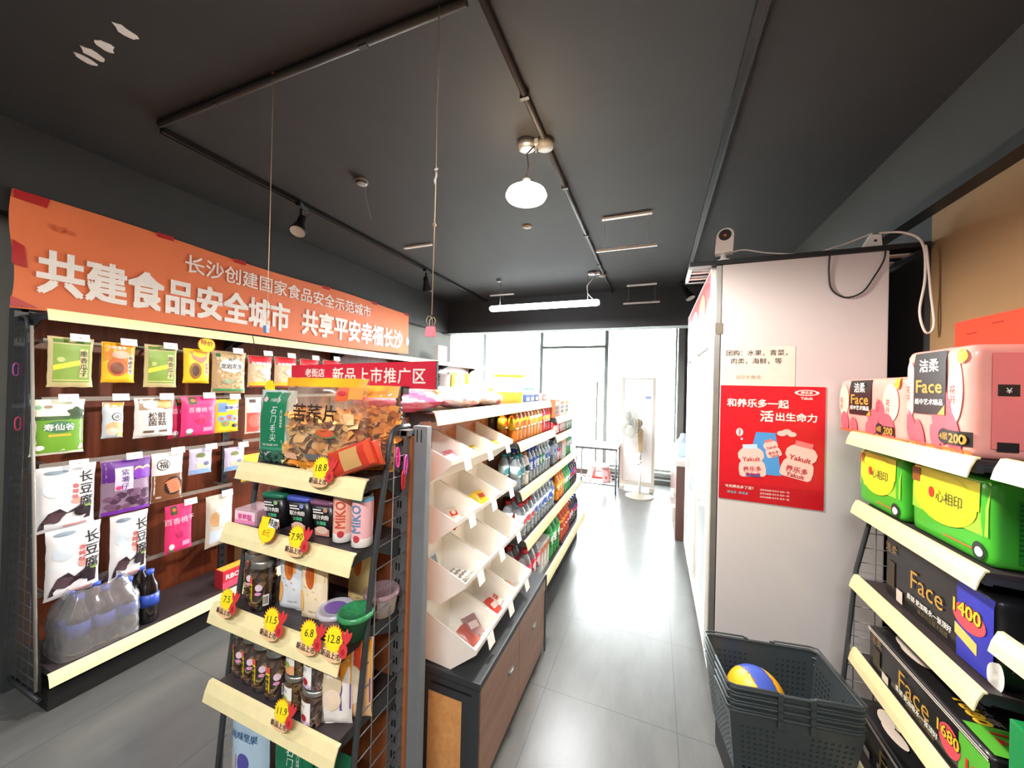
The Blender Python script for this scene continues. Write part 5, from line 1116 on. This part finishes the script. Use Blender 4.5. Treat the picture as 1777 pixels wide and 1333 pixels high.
# -------- tissue packs on the right rack
def soft_box(b, x0, x1, y0, y1, z0, z1, m, seed, r=.02, amp=.004, n=14):
    c = Vector(((x0+x1)/2, (y0+y1)/2, (z0+z1)/2)); hx, hy, hz = (x1-x0)/2, (y1-y0)/2, (z1-z0)/2
    bm = bmesh.new(); bmesh.ops.create_cube(bm, size=2); bmesh.ops.subdivide_edges(bm, edges=bm.edges[:], cuts=n, use_grid_fill=True)
    vm = {}
    for v in bm.verts:
        p = Vector((v.co.x*hx, v.co.y*hy, v.co.z*hz)); q = Vector((max(-hx+r, min(hx-r, p.x)), max(-hy+r, min(hy-r, p.y)), max(-hz+r, min(hz-r, p.z)))); d = p-q
        if d.length > r: p = q+d.normalized()*r
        nn = noise.noise(Vector((p.x*14+seed, p.y*14, p.z*14)))*amp
        if abs(v.co.z) < .999 or v.co.z > 0: p += p.normalized()*nn
        p.z = max(p.z, -hz)
        vm[v] = b.v(c+p)
    for fc in bm.faces: b.face([vm[v] for v in fc.verts], m, True)
    bm.free()
# local frame of a pack: front -y; width along x
def tissue(label, name, y_far, y_near, xf, xb, z0, h, base, design, group=None, seed=0, r=.022):
    t = thing(name, label, 'tissue pack', (xf, (y_far+y_near)/2, z0), -R90, group); w = y_far-y_near; d = xb-xf
    b = MB(); soft_box(b, -w/2, w/2, 0, d, 0, h, base, seed, r, .0018); b.build('wrapper', t)
    def rnd(a, hw, v):
        dx = max(0, abs(a)-(hw-r)); dv = max(0, v-(h-r), r-v); q = min(dx*dx+dv*dv, r*r*.98); return r-math.sqrt(r*r-q)
    b = MB(); f = lambda u, v, off: Vector((u, rnd(u, w/2, v)-off-.0022, v)); design(b, f, w, h)
    s = lambda u, v, off: Vector((w/2+off+.0022-rnd(u-d/2, d/2, v), u, v)); design(b, s, d, h, True); b.build('print', t, normals=False)
    return t
m_tp = P('tissue_pink', (246, 170, 160), .35, var=.08, scale=14, coat=.3); m_gold = Cc((206, 160, 70), .35); m_blab = Cc((34, 32, 34), .4)
def d_facepink(b, f, w, h, side=False):
    if side:
        b.rect(f, .04, w*.5, h*.1, h*.92, Cc((232, 130, 130)), .001); b.rect(f, .05, .09, h*.55, h*.65, m_blab, .002); b.rect(f, .05, .09, h*.08, h*.16, m_blab, .002); b.rect(f, w*.8, w*.98, h*.1, h*.9, Cc((206, 60, 84)), .001); b.text(f, '¥', .07, h*.6, .02, W_, .003); return
    u0 = -w*.10 if w > .3 else -w*.05; lw = .082 if w > .3 else .068
    for (u, v, q) in ((-.36, .2, .15), (-.2, .14, .13), (.1, .28, .16), (.3, .2, .18), (.05, .12, .12), (.2, .45, .14)):
        b.blob(f, u*w, v*h, min(w, .4)*q*.55, h*q*1.3, Cc((240, 96, 112)), .001, 18, .3)
    b.blob(f, w*.33, h*.6, w*.1, h*.3, Cc((252, 206, 190)), .0006); b.blob(f, -w*.38, h*.6, w*.09, h*.3, Cc((252, 200, 186)), .0006)
    b.rect(f, -w*.46, w*.48, .004, h*.07, Cc((244, 132, 70)), .0014); b.rect(f, u0-lw, u0+lw, h*.36, h*.97, m_blab, .002, step=.03); b.pgon(f, [(u0+lw-.03, h*.36), (u0+lw, h*.36), (u0+lw, h*.46)], m_gold, .003)
    b.text(f, '洁柔', u0, h*.84, .042, W_, .003, .02); b.text(f, 'Face', u0, h*.64, .056, m_gold, .003, .02, fit=lw*1.6); b.text(f, '纸中艺术臻品', u0, h*.48, .019, W_, .003, .02, fit=lw*1.75)
    b.blob(f, w*.20, h*.17, .022, .022, m_blab, .003); b.text(f, '4层', w*.20, h*.17, .022, m_gold, .004, .02); b.rect(f, w*.25, w*.25+.065, h*.10, h*.23, m_blab, .003); b.text(f, '200', w*.25+.033, h*.165, .036, m_gold, .004, .03)
    for u in (-.42, .17, .30): b.text(f, '花开', u*w, h*.60, .026, Cc((220, 70, 80)), .002, 0, vert=True)
    b.blob(f, w*.42, h*.9, .014, .02, Cc((246, 176, 50)), .003)
tissue('long pink tissue pack with black label on the top rack shelf, nearest the fridge', 'tissue_pack', 2.075, 1.60, .775, 1.00, 1.338, .228, m_tp, d_facepink, None, 3)
tissue('taller pink tissue pack with black label, at the right on the top rack shelf', 'tissue_pack', 1.60, 1.335, .772, .985, 1.338, .305, m_tp, d_facepink, None, 5)
m_tg = P('tissue_green', (72, 190, 52), .35, var=.08, scale=9, coat=.3); m_lem = Cc((244, 236, 50), .35)
def d_green(b, f, w, h, side=False):
    if side:
        b.rect(f, .05, w*.95, h*.1, h*.8, Cc((40, 150, 44)), .0008)
        for i in range(11): b.rect(f, .05, .05+.10*(.7+.3*math.sin(i*2.3)), h*(.75-.055*i), h*(.765-.055*i), Cc((20, 84, 30)), .0014)
        b.rect(f, w*.72, w*.9, h*.12, h*.34, Cc((220, 226, 230)), .0014); return
    b.rect(f, -w*.47, w*.47, h*.34, h*.96, Cc((160, 218, 66)), .0006, step=.05)
    b.blob(f, -w*.02, h*.60, w*.40, h*.33, m_lem, .0016, 28); b.rect(f, -w*.42, w*.40, h*.60, h*.94, m_lem, .0012, step=.05)
    b.rect(f, -w*.46, -w*.33, h*.72, h*.99, Cc((150, 90, 34)), .002); b.text(f, '心相印', w*.06, h*.62, .040, Cc((60, 74, 50)), .003, .0, sx=.9); b.blob(f, -w*.16, h*.64, .012, .017, Cc((226, 60, 40)), .003); b.rect(f, 0, w*.34, h*.14, h*.16, Cc((214, 110, 60)), .002)
    b.blob(f, w*.40, h*.16, .020, .024, Cc((50, 60, 56)), .002); b.blob(f, w*.41, h*.15, .013, .013, Cc((240, 244, 246)), .003)
tissue('green tissue pack with yellow circle, left one on the second rack shelf', 'tissue_pack', 1.985, 1.70, .815, 1.03, 1.052, .228, m_tg, d_green, 'green tissue packs', 7)
tissue('green tissue pack with yellow circle, right one on the second rack shelf', 'tissue_pack', 1.665, 1.345, .822, 1.05, 1.052, .232, m_tg, d_green, 'green tissue packs', 9)
m_tb = P('tissue_black', (34, 33, 36), .35, var=.1, coat=.3)
def d_black(b, f, w, h, side=False, num='1400'):
    if side: b.text(f, '洁柔', w*.3, h*.3, .04, Cc((120, 124, 130)), .001); return
    b.text(f, '洁柔', -w*.40, h*.80, .036, Cc((150, 118, 62)), .002, .0); b.rect(f, -w*.44, -w*.36, h*.2, h*.6, Cc((70, 62, 44)), .001)
    b.text(f, 'Face', -w*.02, h*.56, .088, m_gold, .002, -.005); b.text(f, '柔韧·更加吸水一张顶好', .0, h*.27, .021, W_, .002, .02, sx=.95); b.text(f, '真纸巾三层大规格', .02, h*.16, .017, Cc((120, 104, 70)), .002); b.rect(f, -w*.33, -w*.26, h*.05, h*.24, Cc((226, 218, 206)), .002)
    b.rect(f, -w*.49, w*.40, .002, h*.018, Cc((226, 214, 206)), .002)
    if num == '1400':
        b.rect(f, w*.25, w*.49, .01, h*.97, Cc((58, 62, 184)), .003); b.blob(f, w*.34, h*.58, .058, .036, Cc((230, 84, 96)), .004); b.text(f, '1400', w*.33, h*.66, .054, Cc((90, 56, 20)), .0045, .07); b.text(f, '1400', w*.33, h*.66, .054, Cc((250, 212, 60)), .0055, .02); b.rect(f, w*.24, w*.40, h*.30, h*.44, Cc((236, 206, 110)), .004, sk=-.02); b.blob(f, w*.50, h*.14, .016, .036, W_, .004)
    else:
        b.rect(f, w*.33, w*.50, .006, h*.9, Cc((96, 186, 60)), .003); b.blob(f, w*.27, h*.5, .042, .042, Cc((226, 84, 96)), .004); b.text(f, '1680', w*.265, h*.60, .047, Cc((60, 36, 14)), .0045, .07); b.text(f, '1680', w*.265, h*.60, .047, Cc((250, 206, 60)), .0055, .02); b.text(f, '10', w*.42, h*.45, .055, Cc((230, 50, 50)), .005, .03)
t = tissue('large black tissue pack with blue panel reading 1400 on the third rack shelf', 'tissue_pack', 1.835, 1.345, .835, 1.05, .745, .232, m_tb, d_black, None, 11, .015)
def blackbox(label, y_far, y_near, xf, z0, h, num):
    t = tissue(label, 'tissue_carton', y_far, y_near, xf, xf+.24, z0, h, m_tb, lambda b, f, w, hh, side=False: d_black(b, f, w, hh, side, num), 'black tissue cartons', 13, .004); w = y_far-y_near
    b = MB(); f = lambda u, v, off: Vector((u, v, h+off+.004)); cw = Cc((240, 226, 214))
    b.blob(f, -w*.33, .06, .05, .022, cw, .001, rot=-.2); b.blob(f, -w*.20, .05, .06, .02, cw, .001, rot=.1); b.blob(f, -w*.26, .10, .022, .03, cw, .001); b.text(f, '柔韧吸水纸', .08, .09, .03, Cc((170, 160, 150)), .001, 0, sh=.2)
    if num: b.rect(f, w*.30, w*.49, .01, .2, Cc((96, 186, 60)), .001); b.text(f, '1680', w*.22, .06, .05, Cc((250, 200, 60)), .002, .05); b.text(f, '12+', w*.4, .07, .05, Cc((226, 50, 50)), .002, .03)
    for z in (-.012, -.005): b.box(-w/2, w/2, -.0055, -.004, h+z, h+z+.002, cw)
    b.build('top_print', t, normals=False)
    return t
blackbox('black tissue carton with green corner reading 1680 on the fourth rack shelf', 1.865, 1.31, .808, .442, .150, '1680')
blackbox('black tissue carton with white leaf print on the lowest rack shelf', 1.905, 1.33, .775, .13, .145, '1680')
b = MB(); b.box(.80, 1.06, .95, 1.25, .592, .74, Cc((30, 140, 74)), .004); f = lambda u, v, off: Vector((.80-off, u, v)); b.rect(f, 1.0, 1.2, .66, .70, Cc((120, 200, 140)), .001); tag(b.build('green_carton'), 'dark green carton at the lower right corner on the tissue rack', 'carton')
b = MB(); soft_box(b, .84, 1.05, 1.02, 1.235, .925, 1.13, Cc((70, 52, 130)), 21); tag(b.build('tissue_pack'), 'purple tissue pack at the right edge behind the price rail', 'tissue pack')
# -------- sweets in the bins
def binbag(label, r, c, cols, n, seed, s=.05, name='sweet_packet'):
    x, y, z = BINS[(r, c)]; rr = random.Random(seed); t = thing(name, label, 'sweets', (x-.075, y+.10, z+.045), R90)
    for i in range(n):
        b = MB(); w = s*(1+.4*rr.random()); h = s*1.6; f = pouch_f(w, h, .018, seed+i, -1, 2); g = pouch_f(w, h, .018, seed+i, 1, 2)
        b.M = Matrix.Translation((-.07+.14*(i+.5)/n, .0+.02*rr.random(), .012+.008*i)) @ Matrix.Rotation(rr.random()*1.2-.6, 4, 'Z') @ Matrix.Rotation(-1.15, 4, 'X') @ Matrix.Translation((0, 0, -h/2))
        c0 = Cc(cols[i % len(cols)], .3); b.grid(lambda a, q: f((a-.5)*w, q*h, 0), 8, 8, c0); b.grid(lambda a, q: g((a-.5)*w, q*h, 0), 8, 8, c0)
        b.rect(f, -w*.3, w*.3, h*.3, h*.62, Cc(cols[(i+1) % len(cols)], .3), .0016); b.build('wrapper', t)
    return t
binbag('speckled red and grey sweet bags in the bottom near bin', 0, 0, [(214, 190, 186), (176, 90, 80), (150, 120, 120)], 3, 1, .055)
binbag('red and white packets in the bottom middle bin', 0, 1, [(230, 214, 210), (206, 70, 60)], 3, 12)
binbag('orange scrap of a packet in the bottom far bin', 0, 2, [(206, 140, 80)], 1, 14, .03)
binbag('red striped packets in the second highest near bin', 2, 0, [(220, 70, 56), (240, 226, 210)], 2, 15)
binbag('yellow and red packets in the second highest middle bin', 2, 1, [(250, 206, 40), (220, 80, 50), (250, 220, 70)], 4, 16)
binbag('pink sweet packets in the top near bin', 3, 0, [(246, 150, 170), (226, 80, 100), (250, 190, 196)], 4, 17)
binbag('blue white and yellow packets in the top middle bin', 3, 1, [(110, 120, 190), (250, 236, 226), (246, 206, 60)], 3, 18)
binbag('yellow sweet packets in the top far bin', 3, 2, [(248, 196, 50), (244, 170, 40)], 3, 19)
x, y, z = BINS[(1, 0)]; t = thing('pill_pack', 'silver blister pack of white sweets in the near bin of the second lowest row', 'sweets', (x-.07, y+.10, z+.05), R90)
b = MB(); b.box(-.06, .05, -.02, .07, 0, .004, m_steel); b.build('foil', t); b = MB()
for i in range(5):
    for j in range(3): b.lathe([(.009, .004), (.008, .010), (0, .011)], W_, 10, (-.045+.022*i, -.005+.028*j, 0))
b.build('sweets', t)
x, y, z = BINS[(1, 0)]; b = MB(); b.box(-.022, .022, -.001, .001, 0, .10, Cc((206, 214, 222))); f = plane_f('-y', -.001); b.rect(f, -.018, .018, .05, .09, Cc((120, 140, 160)), .0006); b.rect(f, -.018, .018, .01, .03, Cc((70, 120, 190)), .0006)
o = b.build('leaflet'); o.location = (x-.165, y+.075, z+.042); o.rotation_euler = (-.35, 0, R90); tag(o, 'small grey leaflet propped in the bin above the blister pack', 'leaflet')
# -------- on top of the gondola
GZ = 1.386
def bagflat(name, label, cx, cy, L_, Wd, H, cols, seed, z=GZ):
    b = MB(); c0 = Cc(cols[0], .28)
    def s(u, v):
        a = u*2*PI; q = max(0, 1-abs(2*v-1)**2.4)**.45; k = noise.noise(Vector((math.cos(a)*3+seed, math.sin(a)*3, v*7)))*.012
        return Vector((cx+Wd/2*q*math.cos(a)+k, cy+(v-.5)*L_, z+H/2+max(-H/2, (H/2+k*.6)*(q*.93+.07)*math.sin(a))))
    b.grid(s, 28, 26, lambda u, v: Cc(cols[int(u*9+v*4) % len(cols)], .28)); 
    return tag(b.build(name), label, 'bag')
bagflat('noodle_bag', 'pink shiny bag lying on top of the middle gondola beneath the red sign', -.95, 1.20, .44, .24, .085, [(240, 110, 150), (246, 150, 170), (232, 70, 110)], 1)
bagflat('snack_bag', 'pale clear bag with pink print lying beyond the pink bag', -.90, 1.56, .30, .18, .085, [(250, 224, 220), (246, 170, 180), (252, 240, 236)], 2)
bagflat('snack_bag', 'pale bag with red dots lying third along the gondola top', -.90, 1.86, .26, .18, .08, [(252, 236, 226), (240, 150, 150), (250, 220, 190)], 3)
def d_top(b, f, w, h): b.rect(f, -w*.48, w*.48, h*.9, h*.99, Cc((250, 196, 40)), .002); b.rect(f, -w*.46, w*.46, .004, h*.4, Cc((246, 170, 70)), .002); b.text(f, '苦荞片', 0, h*.58, h*.14, Cc((110, 80, 60)), .003)
pouch('crisp_bag', 'white and orange crisp bag standing on the gondola top with yellow band', 'crisp bag', (-.88, 2.15, GZ), .6, .21, .19, .08, Cc((250, 240, 226)), d_top, None, 91)
for i in range(3):
    b = MB(); soft_box(b, -.09, .09, -.06, .06, 0, .10+.02*(i == 1), Cc(((246, 206, 150), (250, 226, 200), (248, 190, 90))[i]), i, .03, .012, 8); o = b.build('snack_bag'); o.location = (-1.05, 1.75+.22*i, GZ); tag(o, ('orange snack bag on the far side of the gondola top', 'cream snack bag behind the pale clear bag on the gondola', 'yellow snack bag beside the standing crisp bag')[i], 'snack bag')
for i in range(5):
    b = MB(); b.box(-.05, .05, -.045, .045, 0, .06, Cc(((64, 92, 160), (90, 120, 190), (60, 84, 150), (226, 190, 190), (210, 110, 100))[i]), .002); f = plane_f('+x', .05); b.rect(f, -.03, .03, .015, .04, W_, .001); o = b.build('small_box'); o.location = (-.865, 2.36+.10*i, GZ); tag(o, '%s box in the row on the gondola top, %s from the crisp bag' % (('dark blue', 'light blue', 'navy', 'pale pink', 'red')[i], ('first', 'second', 'third', 'fourth', 'fifth')[i]), 'box', 'small boxes on the gondola top')
for i in range(2):
    b = MB(); b.lathe([(.04, 0), (.045, .09)], m_jar, 16); b.lathe([(.047, .09), (.047, .105), (0, .106)], Cc((110, 206, 170)), 16); o = b.build('plastic_tub'); o.location = (-.94, 2.60+.13*i, GZ); tag(o, 'clear tub with mint green lid on the gondola top, %s one' % ('nearer', 'farther')[i], 'tub', 'mint lidded tubs on the gondola')

# -------- drinks
m_pet = film('pet_clear', (206, 222, 234), .25, .06, .25)
KIND = {}
def bottle(kind, body, cap, lab, lab2, r, h, can=False, box=False):
    t = thing('drink_can' if can else ('drink_carton' if box else 'drink_bottle'), kind, 'drink'); KIND[kind] = (t, r, h)
    m = body if not isinstance(body, tuple) else P('drink_%d_%d_%d' % body, body, .12, coat=.5)
    if can:
        b = MB(); b.lathe([(r*.8, 0), (r, .006), (r, h*.93), (r*.8, h*.98), (0, h*.98)], m, 14, mats=[m_steel, m, m_steel, m_steel]); b.build('can_body', t)
    elif box:
        b = MB(); b.box(-r, r, -r, r, 0, h, m, .002); b.build('carton_body', t)
    else:
        b = MB(); b.lathe([(r*.86, 0), (r, h*.04), (r*.98, h*.30), (r*.92, h*.36), (r*.98, h*.42), (r, h*.66), (r*.8, h*.78), (r*.40, h*.90), (r*.38, h*.92)], m, 14); b.build('bottle_body', t)
        b = MB(); b.lathe([(r*.46, h*.90), (r*.46, h*.99), (r*.40, h), (0, h)], Cc(cap), 12); b.build('cap', t)
    b = MB(); f = cyl_f(r*1.0) if not box else plane_f('-y', -r)
    if not box:
        z0, z1 = (h*.10, h*.9) if can else (h*.36, h*.68); b.lathe([(r*1.02, z0), (r*1.02, z1)], Cc(lab), 14)
    else: z0, z1 = h*.1, h*.9; b.rect(f, -r*.9, r*.9, h*.45, h*.9, Cc(lab), .001)
    zc = (z0+z1)/2
    b.blob(f, 0, zc, r*.75, (z1-z0)*.3, Cc(lab2), r*.03+.0006, 14); b.blob(f, 0, zc-(z1-z0)*.36, r*.6, (z1-z0)*.07, W_, r*.03+.0008, 10); b.build('label', t)
bottle('orange tea bottle with yellow label', (190, 104, 30), (240, 190, 40), (248, 196, 40), (230, 90, 40), .033, .215)
bottle('amber tea bottle with white label', (206, 132, 50), (236, 226, 206), (248, 236, 200), (240, 170, 60), .033, .215)
bottle('red drink bottle with red label', (206, 50, 60), (230, 60, 70), (226, 50, 70), (250, 206, 120), .033, .215)
bottle('clear water bottle with teal cap', m_pet, (40, 140, 150), (206, 232, 236), (90, 170, 190), .034, .21)
bottle('white drink bottle with orange cap', (236, 226, 214), (206, 130, 60), (250, 244, 236), (50, 46, 60), .036, .21)
bottle('water bottle with blue cap and label', m_pet, (50, 76, 190), (70, 110, 210), (226, 236, 250), .034, .22)
bottle('clear water bottle with green label', m_pet, (226, 232, 232), (60, 150, 96), (226, 244, 230), .034, .215)
bottle('clear drink bottle with red cap', m_pet, (214, 40, 56), (244, 240, 240), (224, 70, 90), .035, .21)
bottle('blue printed water bottle with white cap', m_pet, (236, 240, 246), (206, 220, 244), (70, 104, 196), .034, .22)
bottle('orange soda bottle', (240, 140, 30), (240, 130, 30), (246, 160, 50), (250, 230, 160), .036, .215)
bottle('green soda bottle', (40, 160, 70), (50, 170, 80), (60, 170, 90), (240, 250, 240), .036, .215)
bottle('dark cola bottle with blue label', (30, 22, 24), (50, 60, 150), (50, 70, 180), (220, 60, 90), .036, .215)
bottle('dark cola bottle with red label', (34, 20, 20), (200, 40, 46), (206, 36, 60), (246, 226, 226), .036, .215)
bottle('large clear bottle with red label', m_pet, (220, 60, 70), (226, 60, 84), (250, 240, 240), .042, .26)
bottle('large green soda bottle', (36, 150, 62), (220, 226, 60), (50, 170, 84), (240, 248, 240), .046, .28)
bottle('orange and white drink carton', (246, 242, 236), 0, (236, 110, 46), (250, 240, 230), .034, .19, box=True)
bottle('flame red soda bottle', (214, 70, 30), (236, 90, 30), (250, 180, 50), (226, 40, 40), .038, .25)
bottle('red drink can', (220, 60, 74), 0, (224, 56, 74), (250, 226, 226), .028, .118, can=True)
bottle('green drink can', (40, 150, 80), 0, (46, 160, 84), (240, 246, 240), .028, .118, can=True)
bottle('pale blue drink can', (190, 206, 232), 0, (160, 186, 226), (250, 250, 250), .028, .118, can=True)
USED = {}
NUM = ['first', 'second', 'third', 'fourth', 'fifth', 'sixth', 'seventh', 'eighth', 'ninth', 'tenth', 'eleventh', 'twelfth', 'thirteenth']
def drinks(seq, x, y0, y1, z, shelf, row):
    ys = y0
    for i, kd in enumerate(seq):
        t, r, h = KIND[kd]; p = (x, ys+r, z+.0005); ys += 2*r+.004
        if ys > y1+.012: break
        lab = '%s, %s in the %s row, %s' % (kd, NUM[i], row, shelf); g = 'drinks on the gondola, '+kd
        rz = R90+RND.uniform(-.3, .3)*(0 if 'carton' in kd else 1)
        if kd not in USED: USED[kd] = t; t.location = p; t.rotation_euler = (0, 0, rz); t['label'] = lab; t['group'] = g
        else: dup(t, p, rz, lab, g)
T1, T2, T3 = 'orange tea bottle with yellow label', 'amber tea bottle with white label', 'red drink bottle with red label'
WT, WO, WB, WG = 'clear water bottle with teal cap', 'white drink bottle with orange cap', 'water bottle with blue cap and label', 'clear water bottle with green label'
RC, WW, OS, GS, CB, CR = 'clear drink bottle with red cap', 'blue printed water bottle with white cap', 'orange soda bottle', 'green soda bottle', 'dark cola bottle with blue label', 'dark cola bottle with red label'
LR, LG, OC, FR = 'large clear bottle with red label', 'large green soda bottle', 'orange and white drink carton', 'flame red soda bottle'
ya, yb_, yc, yd = 2.04, 2.80, 2.86, 3.63
drinks([T1, T1, T1, T1, T2, T2, T2, T2, T3, T3, T3], -.805, ya, yb_, 1.155, 'top drinks shelf', 'front')
drinks([T1, T1, T1, T2, T2, T2, T2, T2, T3, T3, T3], -.880, ya, yb_, 1.155, 'top drinks shelf', 'back')
drinks([WT, WT, WO, WB, WB, WB, WG, WG, WW, WW, WW], -.785, ya, yb_, .868, 'upper drinks shelf', 'front')
drinks([WT, WT, WB, WB, WB, WW, WG, WG, WW, WW, WW], -.865, ya, yb_, .868, 'upper drinks shelf', 'back')
drinks([RC, RC, RC, WW, WW, WW, WW, WW, WW, WB, WB], -.745, ya, yb_, .582, 'middle drinks shelf', 'front')
drinks([RC, RC, WW, WW, WW, WW, WW, WW, WB, OS, OS], -.83, ya, yb_, .582, 'middle drinks shelf', 'back')
drinks([LR, LR, LR, OC, OC, OC, LG, LG, LG], -.715, ya, yb_, .255, 'lowest drinks shelf', 'front')
drinks([LR, LR, LR, LR, OC, OC, LG, LG, LG], -.82, ya, yb_, .255, 'lowest drinks shelf', 'back')
drinks(['red drink can']*7+['green drink can']*4+['pale blue drink can'], -.785, yc, yd, 1.10, 'far can shelf', 'front')
drinks([WW, WW, 'red drink can', 'red drink can', OC, OC, GS, GS, GS, WB], -.785, yc, yd, .868, 'far upper drinks shelf', 'front')
drinks([OS, OS, OS, GS, GS, GS, CB, CB, CR, CB], -.745, yc, yd, .582, 'far middle drinks shelf', 'front')
drinks([OS, OS, GS, GS, GS, CB, CB, CB, CR, CR], -.83, yc, yd, .582, 'far middle drinks shelf', 'back')
drinks([FR, FR, FR, FR, CR, CR, CB, CB, CB], -.715, yc, yd, .255, 'far lowest drinks shelf', 'front')
drinks([FR, FR, FR, CR, CR, CB, CB, CB, CB], -.82, yc, yd, .255, 'far lowest drinks shelf', 'back')
for i in range(3):
    b = MB(); b.box(-.05, .05, -.08, .08, 0, .15, Cc(((206, 130, 90), (248, 240, 234), (240, 226, 206))[i]), .003); f = plane_f('+x', .05)
    for r in range(2):
        for c in range(3): b.rect(f, -.05+.035*c, -.025+.035*c, .03+.035*r, .055+.035*r, Cc((70, 60, 60)), .001)
    b.rect(f, -.06, .06, .10, .13, Cc(((246, 220, 190), (220, 110, 80), (230, 170, 90))[i]), .001); o = b.build('snack_box'); o.location = (-.81, 2.95+.18*i, 1.25); tag(o, ('brown snack box, nearest on the far gondola top', 'white snack box with red stripe on the far gondola top', 'cream snack box, farthest on the gondola top')[i], 'box', 'snack boxes on the far gondola top')
S.objects  # scene complete
bpy.data.objects.remove(_to); bpy.data.curves.remove(_tc); bpy.data.scenes.remove(TS)
